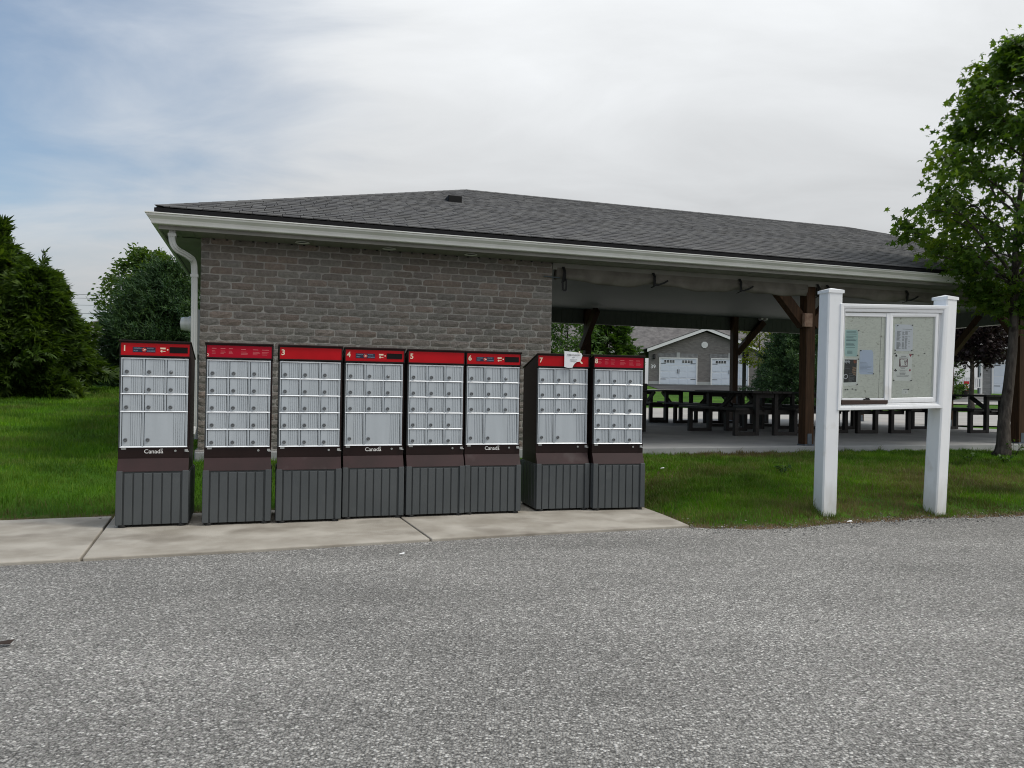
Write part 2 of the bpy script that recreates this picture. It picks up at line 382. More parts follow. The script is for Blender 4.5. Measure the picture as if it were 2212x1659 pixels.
asph = obj('asphalt', mesh_np('asphalt', V, [(n + i, n + i + 1, i + 1, i) for i in range(n - 1)]), M_asph); asph['kind'] = 'structure'

# --- concrete path in slabs
M_conc = mat('path_concrete', (0.30, 0.270, 0.225), 0.85, spec=0.25, col2=(0.46, 0.425, 0.37), scale=3.0, detail=13, lo=0.3, hi=0.7, bump=0.25, bscale=160,
             blotch=((0.255, 0.228, 0.19), 2.6, 0.50, 0.70))
path = thing('concrete_path', 'pale concrete path in slabs under the row of mailboxes', None); path['kind'] = 'structure'
pu = np.array([math.cos(R(20)), math.sin(R(20))])
def slab(poly, name='slab'):
    m = MB(); k = len(poly)
    top = [(x, y, 0.022) for x, y in poly]; bot = [(x, y, -0.06) for x, y in poly]
    m.add(top + bot, [tuple(range(k))] + [(i, k + i, k + (i + 1) % k, (i + 1) % k) for i in range(k)])
    o = m.build(name, M_conc, path)
    bv = o.modifiers.new('bevel', 'BEVEL'); bv.width = 0.008; bv.segments = 2; bv.limit_method = 'ANGLE'; bv.angle_limit = R(50)
    return o
def fpt(x): return (x, float(front_y(x)))
def bpt(x): return (x, float(np.interp(x, EDGE[:, 0], EDGE[:, 1])) + 0.03)
J1f, J1b, J2f, J2b = -2.73, -3.33, -0.585, -1.19
slab([fpt(-14), fpt(-9), fpt(-5.4), bpt(-6.0), bpt(-9), bpt(-14)])
slab([fpt(-5.385), fpt(-3.15), fpt(J1f - .008), bpt(J1b - .008), bpt(-4.5), bpt(-5.985)])
slab([fpt(J1f + .008), fpt(-1.67), fpt(-.99), fpt(J2f - .007), bpt(J2b - .007), bpt(-2.0), bpt(J1b + .008)])
slab([fpt(J2f + .007), fpt(0.23), (1.51, 6.47), (1.47, 6.68), (1.40, 7.0), (1.29, 7.42), (1.19, 7.95), (1.0, 8.03), bpt(0.5), bpt(J2b + .007)])

# --- behind the pavilion: plaza, driveways, street
M_walk = mat('pale_concrete', (0.32, 0.305, 0.285), 0.9, spec=0.2, col2=(0.39, 0.375, 0.35), scale=0.8, detail=6)
M_road = mat('street_asphalt', (0.045, 0.045, 0.047), 0.9, spec=0.1, col2=(0.07, 0.07, 0.072), scale=0.5)
M_road2 = mat('worn_street', (0.15, 0.15, 0.148), 0.9, spec=0.1, col2=(0.19, 0.187, 0.185), scale=0.4)
def strip(name, poly, m_, lift, nseg=14):
    """sheet lying on the terrain; poly = list of (x, ynear, yfar)"""
    P = np.array(poly, float); xx = np.linspace(P[0, 0], P[-1, 0], 40)
    a = np.interp(xx, P[:, 0], P[:, 1]); b_ = np.interp(xx, P[:, 0], P[:, 2]); vv = np.linspace(0, 1, nseg)
    X = np.repeat(xx[None], nseg, 0); Y = a[None] * (1 - vv[:, None]) + b_[None] * vv[:, None]
    Z = ground_z(X, Y) + lift
    i2 = np.arange(40 * nseg).reshape(nseg, 40)
    o = obj(name, mesh_np(name, np.stack([X, Y, Z], -1), np.stack([i2[:-1, :-1], i2[:-1, 1:], i2[1:, 1:], i2[1:, :-1]], -1).reshape(-1, 4)), m_)
    o['kind'] = 'structure'; return o
strip('plaza', [(-2, 17.0, 24), (4, 19.0, 30.5), (10, 20, 32), (18, 19.0, 32), (24, 17, 31)], M_walk, 0.045)
strip('sidewalk', [(4, 53.0, 55.4), (14.8, 52.2, 55.2), (16.0, 55.0, 55.2), (30, 54, 55)], M_walk, 0.03)
strip('driveway', [(10.6, 55.2, 61.9), (22, 55.2, 61.9)], M_road, 0.04)
strip('footpath', [(17, 33.4, 35), (44, 33.8, 36)], M_walk, 0.04)
strip('street', [(17.5, 41.5, 46.6), (48, 41.5, 46.6)], M_road2, 0.05)
strip('kerb_strip', [(18, 38.6, 41.3), (48, 38.6, 41.3)], M_walk, 0.045)

# --- grass blades
def blades(name, pts, hgt, wid, m_, label):
    n = len(pts); ang = rng.uniform(0, 2 * np.pi, n); lean = rng.uniform(0.05, 0.75, n) * hgt; la = rng.uniform(0, 2 * np.pi, n)
    dx, dy = np.cos(ang) * wid / 2, np.sin(ang) * wid / 2
    x, y, z = pts.T
    lx, ly = np.cos(la) * lean, np.sin(la) * lean
    V = np.stack([np.stack([x - dx, y - dy, z], -1), np.stack([x + dx, y + dy, z], -1),
                  np.stack([x + dx * .7 + lx * .35, y + dy * .7 + ly * .35, z + hgt * .6], -1), np.stack([x - dx * .7 + lx * .35, y - dy * .7 + ly * .35, z + hgt * .6], -1),
                  np.stack([x + lx, y + ly, z + hgt], -1)], 1)
    b = np.arange(n)[:, None] * 5
    o = obj(name, mesh_np(name, V.reshape(-1, 3), b + np.array([0, 1, 2, 3]), b + np.array([3, 2, 4])), m_)
    tag(o, label, kind='stuff'); return o
def grass_mat():
    m = leaf_mat('grass_blades', [(0.042, 0.118, 0.003), (0.070, 0.180, 0.004), (0.112, 0.245, 0.006), (0.18, 0.30, 0.014)], trans=0.25, rough=0.6)
    t = m.node_tree; nn, ll = t.nodes.new, t.links.new
    b = t.nodes['Principled BSDF']; src = b.inputs['Base Color'].links[0].from_socket
    geo = nn('ShaderNodeNewGeometry'); n = nn('ShaderNodeTexNoise'); ll(geo.outputs['Position'], n.inputs[0]); n.inputs['Scale'].default_value = 1.5; n.inputs['Detail'].default_value = 7
    r_ = nn('ShaderNodeMapRange'); ll(n.outputs[0], r_.inputs[0]); r_.inputs[1].default_value = 0.46; r_.inputs[2].default_value = 0.66; r_.inputs[4].default_value = 0.85
    # worn, dry edge along the paving carried in a vertex attribute
    at = nn('ShaderNodeAttribute'); at.attribute_name = 'dry'
    mx_ = nn('ShaderNodeMath'); mx_.operation = 'MAXIMUM'; mm = nn('ShaderNodeMath'); mm.operation = 'MULTIPLY'; ll(r_.outputs[0], mm.inputs[0]); ll(geo.outputs['Random Per Island'], mm.inputs[1])
    gt = nn('ShaderNodeMath'); gt.operation = 'GREATER_THAN'; ll(at.outputs['Fac'], gt.inputs[0]); ll(geo.outputs['Random Per Island'], gt.inputs[1])
    ll(mm.outputs[0], mx_.inputs[0]); ll(gt.outputs[0], mx_.inputs[1])
    x = nn('ShaderNodeMix'); x.data_type = 'RGBA'; ll(mx_.outputs[0], x.inputs[0]); ll(src, x.inputs[6]); x.inputs[7].default_value = (0.165, 0.128, 0.062, 1)
    # darker lush and lighter thin patches of the sward
    mp_ = nn('ShaderNodeMapping'); ll(geo.outputs['Position'], mp_.inputs[0]); mp_.inputs['Rotation'].default_value = (0, 0, R(-18)); mp_.inputs['Scale'].default_value = (0.5, 1.3, 1)
    n3 = nn('ShaderNodeTexNoise'); ll(mp_.outputs[0], n3.inputs[0]); n3.inputs['Scale'].default_value = 1.25; n3.inputs['Detail'].default_value = 7; n3.inputs['Roughness'].default_value = 0.6
    r3 = nn('ShaderNodeMapRange'); ll(n3.outputs[0], r3.inputs[0])
    for i_, v_ in enumerate((0.34, 0.66, 0.42, 1.35)): r3.inputs[i_ + 1].default_value = v_
    vm = nn('ShaderNodeVectorMath'); vm.operation = 'SCALE'; ll(x.outputs[2], vm.inputs[0]); ll(r3.outputs[0], vm.inputs['Scale'])
    ll(vm.outputs[0], b.inputs['Base Color'])
    for n_ in t.nodes:
        if n_.type == 'BSDF_TRANSLUCENT':
            v2 = nn('ShaderNodeVectorMath'); v2.operation = 'MULTIPLY'; ll(vm.outputs[0], v2.inputs[0]); v2.inputs[1].default_value = (1.4, 1.4, 0.6); ll(v2.outputs[0], n_.inputs[0])
    return m
M_grass = grass_mat()
def scatter(x0, x1, y0, y1, n):
    return rng.uniform(x0, x1, n), rng.uniform(y0, y1, n)
def make_grass(name, x0, x1, y0, y1, n, h0, label, side):
    x, y = scatter(x0, x1, y0, y1, n)
    s, d = to_sd(x, y); t = y - edge_y(x)
    dens = np.clip((8.0 / y) ** 1.6, 0.05, 1)
    wear = np.exp(-np.maximum(t, 0) / (0.24 if side == 'r' else 0.15))
    dry = np.clip(wear * 0.9, 0, 1)
    # straw patch by the slab
    pp = atZ(1560, 980, 0.3) - e2 * 0.30; dd = ((x - pp[0]) * e1[0] + (y - pp[1]) * e1[1]) ** 2 / 0.75 ** 2 + ((x - pp[0]) * e2[0] + (y - pp[1]) * e2[1]) ** 2 / 0.28 ** 2
    dry = np.maximum(dry, np.exp(-dd * .8) * 1.2)
    nz = 0.5 + 0.25 * np.sin(x * 1.7 + 2 * np.sin(y * 1.1)) + 0.25 * np.sin(y * 2.3 + 1.5 * np.sin(x * 0.9 + 1))
    if side == 'r': dry = np.maximum(dry, np.clip(.34 + (nz - 0.40) * 1.5, 0.14, 0.85) * sstep(3.0, 0.2, t) ** .8)
    keep = (t > 0.0 + 0.03 * rng.normal(size=len(x))) & (rng.uniform(size=len(x)) < dens * (1 - 0.55 * wear) * (1 - 0.5 * np.exp(-dd)))
    inside = (s > -0.01) & (s < 16.6) & (d > -0.06)
    keep &= ~inside
    x, y, dry, t, nz = x[keep], y[keep], dry[keep], t[keep], nz[keep]
    tall = np.ones(len(x))
    if side == 'r':      # longer uncut tufts round the sign posts and along the slab edge
        for (cx, cy) in ((2.87, 7.02), (4.08, 7.32)):
            a = rng.uniform(0, 2 * np.pi, 420); r_ = .085 + np.abs(rng.normal(0, .035, 420)); x = np.append(x, cx + r_ * np.cos(a)); y = np.append(y, cy + r_ * np.sin(a))
            dry = np.append(dry, np.full(420, .15)); tall = np.append(tall, rng.uniform(1.0, 2.1, 420))
        s2 = rng.uniform(4.2, 14, 2600); s2 = s2[np.sin(s2 * 9) + np.sin(s2 * 23 + 1) > -.4]; d2 = -.035 - np.abs(rng.normal(0, .03, len(s2)))
        x = np.append(x, O[0] + s2 * e1[0] + d2 * e2[0]); y = np.append(y, O[1] + s2 * e1[1] + d2 * e2[1]); dry = np.append(dry, np.full(len(s2), .3)); tall = np.append(tall, rng.uniform(.8, 2.0, len(s2)))
        t = y - edge_y(x); nz = np.full(len(x), .5) if len(nz) != len(x) else nz
    z = ground_z(x, y) - 0.004
    cl = np.sin(x * 7.3 + 2.2 * np.sin(y * 5.1)) * np.sin(y * 8.9 + 1.7 * np.sin(x * 6.1)) + .6 * np.sin(x * 19 + y * 13) * np.sin(y * 23 - x * 9)
    hgt = h0 * (1 + .42 * np.clip(cl, -1, 1.4)) * rng.uniform(0.40, 1.20, len(x)) * (1 - 0.45 * np.exp(-np.maximum(t, 0) / 0.35)) * (0.8 + 0.4 * nz)
    hgt = hgt * tall
    wid = np.clip(0.0036 * (y / 7.0) ** 1.15, 0.0036, 0.03) * rng.uniform(0.8, 1.4, len(x))
    o = blades(name, np.stack([x, y, z], -1), hgt, wid, M_grass, label)
    a = o.data.attributes.new('dry', 'FLOAT', 'POINT'); a.data.foreach_set('value', np.repeat(dry, 5).astype(np.float32))
    return o
make_grass('grass', 1.15, 9.5, 6.3, 11.6, 480000, 0.052, 'green lawn grass with dry worn edge around the notice board', 'r')
make_grass('grass', -12.5, -1.0, 5.2, 17.5, 560000, 0.060, 'lush green lawn grass left of the first mailbox', 'l')

# loose grit washed to the edge of the paving
gn = 2600
gxx = rng.uniform(1.5, 9.0, gn); gyy = edge_y(gxx) + rng.normal(-0.02, 0.10, gn)
gs = rng.uniform(0.003, 0.0075, gn) * rng.choice([1, 1, 1, 1.7], gn)
gzz = np.maximum(ground_z(gxx, gyy), 0.0) + gs * 0.35
oct_v = np.array([(1, 0, 0), (0, 1, 0), (-1, 0, 0), (0, -1, 0), (0, 0, .75), (0, 0, -.75)]); oct_f = np.array([(0, 1, 4), (1, 2, 4), (2, 3, 4), (3, 0, 4), (1, 0, 5), (2, 1, 5), (3, 2, 5), (0, 3, 5)])
ga = rng.uniform(0, 6.28, gn); ca, sa = np.cos(ga), np.sin(ga); jit = rng.uniform(.6, 1.3, (gn, 6, 3)); ov_ = oct_v[None] * jit
gv = np.stack([gxx[:, None] + gs[:, None] * (ov_[..., 0] * ca[:, None] - ov_[..., 1] * sa[:, None]), gyy[:, None] + gs[:, None] * (ov_[..., 0] * sa[:, None] + ov_[..., 1] * ca[:, None]), gzz[:, None] + gs[:, None] * ov_[..., 2]], -1)
M_grit = mat('grit', (0.26, 0.25, 0.235), 0.9, spec=.2, rnd=.6)
tag(obj('gravel', mesh_np('gravel', gv.reshape(-1, 3), None, (np.arange(gn)[:, None, None] * 6 + oct_f[None]).reshape(-1, 3)), M_grit), 'loose grey grit along the edge between asphalt and lawn', kind='stuff')
# ================================================================== PAVILION
WL, PD, PL_ = 4.115, 8.0, 16.2         # brick room front length, depth, whole length
Z_SLAB, Z_SOF, Z_CEIL, Z_EAVE, Z_RIDGE, D_RIDGE = 0.40, 2.738, 3.06, 2.955, 4.60, 4.0
pav = thing('picnic_pavilion', 'open timber picnic pavilion with grey stone room and hipped shingle roof behind the mailboxes', 'pavilion', tuple(O), YAW)
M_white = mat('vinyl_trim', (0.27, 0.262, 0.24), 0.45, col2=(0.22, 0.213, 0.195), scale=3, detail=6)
M_gut = mat('gutter_metal', (0.82, 0.82, 0.79), 0.30, spec=0.5, col2=(0.74, 0.735, 0.70), scale=2.5, detail=7)
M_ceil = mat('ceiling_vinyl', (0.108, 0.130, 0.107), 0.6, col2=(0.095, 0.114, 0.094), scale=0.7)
M_mortar = mat('mortar', (0.385, 0.365, 0.338), 0.95, spec=0.1, col2=(0.30, 0.284, 0.262), scale=9, bump=0.4, bscale=120)
M_brick = mat('split_stone', (0.165, 0.149, 0.135), 0.92, spec=0.15, col2=(0.252, 0.229, 0.208), scale=30, detail=9, lo=0.25, hi=0.75, rnd=0.12,
              hue=[(1.0, .98, .97), (1.02, .97, .94), (.95, .99, 1.0), (1.02, .98, .94), (.90, .93, .93), (1.0, .99, .98), (1.04, .94, .89), (.97, 1.0, .99), (.88, .87, .86), (1.0, .98, .96), (.93, .96, .95), (.98, .96, .96)],
              bump=0.5, bscale=48, bdetail=6)
M_found = mat('foundation_concrete', (0.30, 0.29, 0.27), 0.95, spec=0.1, col2=(0.22, 0.21, 0.20), scale=7, detail=8, bump=0.4, bscale=60)
M_shin = mat('asphalt_shingle', (0.074, 0.074, 0.074), 0.93, spec=0.12, col2=(0.138, 0.137, 0.137), scale=240, detail=3, rnd=0.15,
             hue=[(1, 1, 1), (.94, .94, .95), (1.05, 1.05, 1.04), (.86, .86, .88), (1.0, .99, .97), (1.08, 1.08, 1.07)])
M_slabc = mat('slab_concrete', (0.30, 0.305, 0.31), 0.75, spec=0.3, col2=(0.38, 0.38, 0.375), scale=1.1, detail=9, blotch=((0.24, 0.245, 0.25), 0.9, 0.5, 0.7))
M_timber = mat('stained_timber', (0.072, 0.036, 0.017), 0.6, spec=0.22, col2=(0.036, 0.018, 0.009), scale=5, detail=8, stretch=(9, 9, 0.7), bump=0.25, bscale=9)
M_endgr = mat('end_grain', (0.33, 0.22, 0.16), 0.8, col2=(0.22, 0.13, 0.09), scale=22, detail=6)
M_black = mat('black_metal', (0.012, 0.012, 0.012), 0.6)
M_steel = mat('galvanised_steel', (0.14, 0.17, 0.20), 0.5, metal=0.6, col2=(0.10, 0.12, 0.15), scale=12)
# slab
m = MB(); m.box(-0.02, PL_ + 0.15, -0.07, PD + 1.0, 0.05, Z_SLAB); m.build('floor_slab', M_slabc, pav, bevel=0.012)
# --- brick room
wall = MB()
wall.box(0.006, WL - 0.006, -0.0085, PD, 0.40, Z_SOF + 0.25)
wall_o = wall.build('stone_wall', M_mortar, pav)
MB().box(-0.025, WL + 0.01, -0.03, PD + .02, 0.0, 0.418).build('foundation', M_found, pav, bevel=0.01)
COURSE, ZB, NB = 0.0804, 0.420, 29
BL, JT = 0.2335, 0.0118
def brick_mesh(L_, seed, depth=0.085):
    r = np.random.default_rng(seed); nx_, nz_ = 5, 3; H_ = COURSE - JT
    xs_ = np.linspace(-L_ / 2, L_ / 2, nx_); zs_ = np.linspace(-H_ / 2, H_ / 2, nz_)
    vs, fs = [], []
    for j in range(nz_):
        for i in range(nx_):
            edge = (i in (0, nx_ - 1)) + (j in (0, nz_ - 1))
            y = -r.uniform(0.014, 0.024) if edge == 0 else (-r.uniform(0.009, 0.016) if edge == 1 else -r.uniform(0.005, 0.010))
            x = xs_[i] + (r.uniform(-.003, .003) if i in (0, nx_ - 1) else r.uniform(-.012, .012))
            z = zs_[j] + (r.uniform(-.0025, .0025) if j in (0, nz_ - 1) else r.uniform(-.008, .008))
            if edge == 2: x *= 0.99; z *= 0.96
            vs.append((x, y, z))
    for j in range(nz_ - 1):
        for i in range(nx_ - 1):
            a = j * nx_ + i; fs.append((a, a + 1, a + nx_ + 1, a + nx_))
    ring = [i for i in range(nx_)] + [nx_ * j + nx_ - 1 for j in range(1, nz_)] + [nx_ * (nz_ - 1) + i for i in range(nx_ - 2, -1, -1)] + [nx_ * j for j in range(nz_ - 2, 0, -1)]
    b0 = len(vs)
    for k in ring: vs.append((vs[k][0], depth, vs[k][2]))
    n_ = len(ring)
    for k in range(n_): fs.append((ring[(k + 1) % n_], ring[k], b0 + k, b0 + (k + 1) % n_))
    me = bpy.data.meshes.new('brick'); me.from_pydata(vs, [], fs); me.update(); me.materials.append(M_brick)
    return me
full = [brick_mesh(BL - JT, 100 + i) for i in range(9)]
short = [brick_mesh(0.09, 500 + i) for i in range(4)]
placed = []
for c in range(NB):
    z = ZB + COURSE * (c + 0.5)
    s = 0.0; first = True
    while s < WL - 0.03:
        l = BL * random.uniform(0.94, 1.06)
        if first: l = (0.205 if c % 2 else 0.098) ; first = False
        if s + l > WL - 0.075: l = WL - s
        placed.append((c, s, l, z)); s += l
vis = sorted(range(len(placed)), key=lambda i: (-(placed[i][0] >= 13), -(placed[i][1] < 0.3), -placed[i][0]))
single = set(vis[:300])
bulk_v, bulk_f = [], []
for i, (c, s, l, z) in enumerate(placed):
    me = random.choice(full); sx = (l - JT) / (BL - JT)
    if l < 0.14:
        me = random.choice(short); sx = (l - JT) / 0.09
    cx = s + l / 2
    if i in single:
        o = obj('brick', me, M_brick, wall_o, (cx, 0, z)); o.scale = (sx, 1, 1)
    else:
        vs = np.empty(len(me.vertices) * 3); me.vertices.foreach_get('co', vs); vs = vs.reshape(-1, 3) * (sx, 1, 1) + (cx, 0, z)
        b0 = len(bulk_v); bulk_v += [tuple(v) for v in vs]; bulk_f += [tuple(b0 + k for k in p.vertices) for p in me.polygons]
me = bpy.data.meshes.new('brickwork'); me.from_pydata(bulk_v, [], bulk_f); me.update()
bw = obj('brickwork', me, M_brick, wall_o); bw['kind'] = 'stuff'
# --- soffit: boards across the overhang, J-channel clips, pot lights
ov = 0.36
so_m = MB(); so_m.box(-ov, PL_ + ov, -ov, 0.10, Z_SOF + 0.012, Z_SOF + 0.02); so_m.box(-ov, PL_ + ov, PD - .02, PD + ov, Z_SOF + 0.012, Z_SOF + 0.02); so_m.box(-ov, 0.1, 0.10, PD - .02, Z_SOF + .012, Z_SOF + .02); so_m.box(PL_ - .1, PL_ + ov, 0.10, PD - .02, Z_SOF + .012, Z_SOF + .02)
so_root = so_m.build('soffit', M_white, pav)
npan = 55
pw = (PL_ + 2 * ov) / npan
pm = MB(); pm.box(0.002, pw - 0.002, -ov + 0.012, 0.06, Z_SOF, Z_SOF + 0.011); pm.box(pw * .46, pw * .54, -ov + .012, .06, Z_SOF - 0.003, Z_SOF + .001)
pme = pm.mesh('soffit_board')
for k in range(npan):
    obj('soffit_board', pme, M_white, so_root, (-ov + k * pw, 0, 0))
lm = MB()
for k in range(26): lm.box(-ov + 0.012, 0.0, k * .31 + .002, k * .31 + .306, Z_SOF, Z_SOF + 0.011)
lm.build('side_boards', M_white, so_root)
for p in ((1139 / 1.736, 891 / 1.736), (1471 / 1.736, 919 / 1.736), (1778 / 1.736, 945 / 1.736)):
    d_ = ray(*p); t_ = (Z_SOF - EYE) / d_[2]; q_ = camp + d_ * t_; s_, dd_ = to_sd(q_[0], q_[1])
    m = MB(); m.lathe([(0.075, 0), (0.08, -0.006), (0.062, -0.008), (0.055, 0.0)], (s_, -0.19, Z_SOF - 0.004), 20)
    m.build('pot_light', M_gut, pav)
cm = MB()
for k in range(30): cm.box(0.12 + k * 0.137, 0.145 + k * 0.137, -0.018, -0.006, Z_SOF - 0.014, Z_SOF)
cm.build('channel_clip', M_black, pav)
MB().box(-ov, PL_ + ov, -ov - 0.02, -ov, Z_SOF - 0.005, 2.895).build('fascia', M_white, pav)
MB().box(-ov - 0.02, -ov, -ov - .02, PD + ov, Z_SOF - 0.005, 2.895).build('fascia', M_white, pav)
# --- K-style gutters with mitred corner
def gutter_prof(): # (outward, z)
    return [(0.0, 2.776), (0.055, 2.776), (0.062, 2.782), (0.066, 2.802), (0.074, 2.824), (0.092, 2.842), (0.104, 2.853), (0.108, 2.868), (0.118, 2.874), (0.118, 2.884), (0.106, 2.884), (0.102, 2.878), (0.0, 2.878)]
def gutter(name, axis, a, b, off, mitre_a=True):
    P = gutter_prof(); vs = []
    for end, t in ((0, a), (1, b)):
        for o_, z in P:
            tt = t - o_ if (end == 0 and mitre_a) else t
            vs.append((tt, off - o_, z) if axis == 0 else (off - o_, tt, z))
    n_ = len(P); fs = [(k, (k + 1) % n_, n_ + (k + 1) % n_, n_ + k) for k in range(n_)] + [tuple(range(n_)), tuple(range(2 * n_ - 1, n_ - 1, -1))]
    return MB().add(vs, fs).build(name, M_gut, pav)
gutter('gutter', 0, -ov - 0.02, PL_ + ov + 0.1, -ov - 0.02)
gutter('gutter', 1, -ov - 0.02, PD + ov + 0.1, -ov - 0.02)
# --- downspout: outlet, elbows, vertical run at the corner of the stone
def dpt(px, py, d): s_, z_ = atd(px, py, d); return (s_, d, z_)
pth = [dpt(373, 497, -0.30), dpt(372, 520, -0.30), dpt(381, 538, -0.285), dpt(405, 553, -0.18), dpt(417, 564, -0.10), dpt(420, 585, -0.075), dpt(420, 640, -0.07), dpt(419, 750, -0.07), dpt(418, 900, -0.07)]
pth = [np.array(p) for p in pth]; pth += [pth[-1] + [0.0, 0, -0.12], pth[-1] + [-0.01, -0.10, -0.20]]
dm = MB()
def smooth_path(P, k=5):
    P = [np.array(p, float) for p in P]; Q = []
    for i in range(len(P) - 1):
        a, b_, c_, d_ = P[max(i - 1, 0)], P[i], P[i + 1], P[min(i + 2, len(P) - 1)]
        for j in range(k):
            t = j / k; Q.append(.5 * (2 * b_ + (c_ - a) * t + (2 * a - 5 * b_ + 4 * c_ - d_) * t * t + (3 * b_ - a - 3 * c_ + d_) * t ** 3))
    return Q + [P[-1]]
pth = smooth_path(pth)
nrm = []
for i, p in enumerate(pth):
    dirv = pth[min(i + 1, len(pth) - 1)] - pth[max(i - 1, 0)]; dirv = dirv / np.linalg.norm(dirv)
    a = np.cross(dirv, (0, 1, 0)); a /= np.linalg.norm(a); b_ = np.cross(a, dirv); nrm.append((a, b_))
prof8 = [(-.032, -.024), (-.027, -.030), (-.012, -.026), (.0, -.030), (.012, -.026), (.027, -.030), (.032, -.024), (.032, .026), (-.032, .026)]
vs = [p + a * u + b_ * v for p, (a, b_) in zip(pth, nrm) for u, v in prof8]
k8 = len(prof8)
dm.add(vs, [(i * k8 + k, i * k8 + (k + 1) % k8, (i + 1) * k8 + (k + 1) % k8, (i + 1) * k8 + k) for i in range(len(pth) - 1) for k in range(k8)] + [tuple(range(k8)), tuple(range(len(vs) - 1, len(vs) - k8 - 1, -1))])
M_dsp = mat('downspout_metal', (0.54, 0.55, 0.53), 0.35, spec=.4, col2=(0.47, 0.48, 0.46), scale=3, detail=7)
ds = dm.build('downspout', M_dsp, pav)
for i in (26, 2):
    a, b_ = nrm[i]; q_ = pth[i]
    m = MB(); m.bar(q_ + (0, 0, -.03), q_ + (0, 0, .0), 0.080, 0.068, up=(0, 1, 0)); m.build('elbow_collar', M_dsp, ds)
# --- hip roof
sl_run = D_RIDGE + 0.42; sl_rise = Z_RIDGE - Z_EAVE
S0, S1 = -0.42, PL_ + 0.42
rl, rr = S0 + sl_run, S1 - sl_run
db = 2 * D_RIDGE + .42
m = MB(); dz = -0.012
m.add([(S0, -.42, Z_EAVE + dz), (S1, -.42, Z_EAVE + dz), (S1, db, Z_EAVE + dz), (S0, db, Z_EAVE + dz), (rl, D_RIDGE, Z_RIDGE + dz), (rr, D_RIDGE, Z_RIDGE + dz)],
      [(0, 1, 5, 4), (1, 2, 5), (2, 3, 4, 5), (3, 0, 4)])
m.add([(S0, -.42, Z_EAVE - .075), (S1, -.42, Z_EAVE - .075), (S1, db, Z_EAVE - .075), (S0, db, Z_EAVE - .075), (S0 + .2, -.22, Z_EAVE - .075), (S1 - .2, -.22, Z_EAVE - .075), (S1 - .2, db - .2, Z_EAVE - .075), (S0 + .2, db - .2, Z_EAVE - .075)], [(0, 4, 5, 1), (1, 5, 6, 2), (2, 6, 7, 3), (3, 7, 4, 0)])
m.add([(S0, -.42, Z_EAVE - .075), (S1, -.42, Z_EAVE - .075), (S1, db, Z_EAVE - .075), (S0, db, Z_EAVE - .075), (S0, -.42, Z_EAVE + dz), (S1, -.42, Z_EAVE + dz), (S1, db, Z_EAVE + dz), (S0, db, Z_EAVE + dz)],
      [(0, 1, 5, 4), (1, 2, 6, 5), (2, 3, 7, 6), (3, 0, 4, 7)])  # near-black skirt draws the shadow line under the shingle edge
M_roofb = mat('roof_underlay_shadow', (0.016, 0.016, 0.017), 0.95, spec=0.1)
roof = m.build('roof', M_roofb, pav)
exp_ = 0.1335
slope_len = math.hypot(sl_run, sl_rise); ncr = int(slope_len / exp_)
cs, sn = sl_run / slope_len, sl_rise / slope_len
ang = math.atan2(sl_rise, sl_run)
def tab_verts(w, th, ln=exp_ * 1.12):
    return [(0, 0, th), (w, 0, th), (w, ln, 0.004), (0, ln, 0.004), (0, 0, 0.0), (w, 0, 0.0)], [(0, 1, 2, 3), (4, 5, 1, 0), (4, 0, 3), (5, 2, 1)]
tabs = []
for c in range(ncr):
    t = c * exp_; u = t / slope_len * sl_run
    a, b_ = S0 + u + .095, S1 - u - .095
    s = a - random.uniform(0, .2)
    while s < b_:
        w = random.choice((.13, .15, .16, .17, .19))
        x0, x1 = max(s, a), min(s + w, b_)
        if x1 - x0 > 0.02: tabs.append((c, x0, x1 - x0, random.choice((0.008, 0.009, 0.012)), t))
        s += w
def dist_tab(t):
    u = t[4] * cs; p = B(t[1], -0.42 + u, Z_EAVE + t[4] * sn); return np.linalg.norm(p - camp) / (t[2] + .05)
order = sorted(range(len(tabs)), key=lambda i: dist_tab(tabs[i])); sing = set(order[:300])
tm = {}
bv, bf = [], []
Mx = np.array([[1, 0, 0], [0, cs, -sn], [0, sn, cs]])
for i, (c, s, w, th, t) in enumerate(tabs):
    base = np.array([s, -0.42 + t * cs, Z_EAVE + t * sn])
    if i in sing:
        key = (round(w, 2), th)
        if key not in tm:
            v_, f_ = tab_verts(1.0, th); mm = bpy.data.meshes.new('shingle'); mm.from_pydata(v_, [], f_); mm.update(); tm[key] = mm
        o = obj('shingle', tm[key], M_shin, roof, base, (ang, 0, 0)); o.scale = (w - .006, 1, 1)
    else:
        v_, f_ = tab_verts(w - .006, th, min(exp_ * 1.12, slope_len - t)); v_ = np.array(v_) @ Mx.T + base
        b0 = len(bv); bv += [tuple(x) for x in v_]; bf += [tuple(b0 + k for k in p) for p in f_]
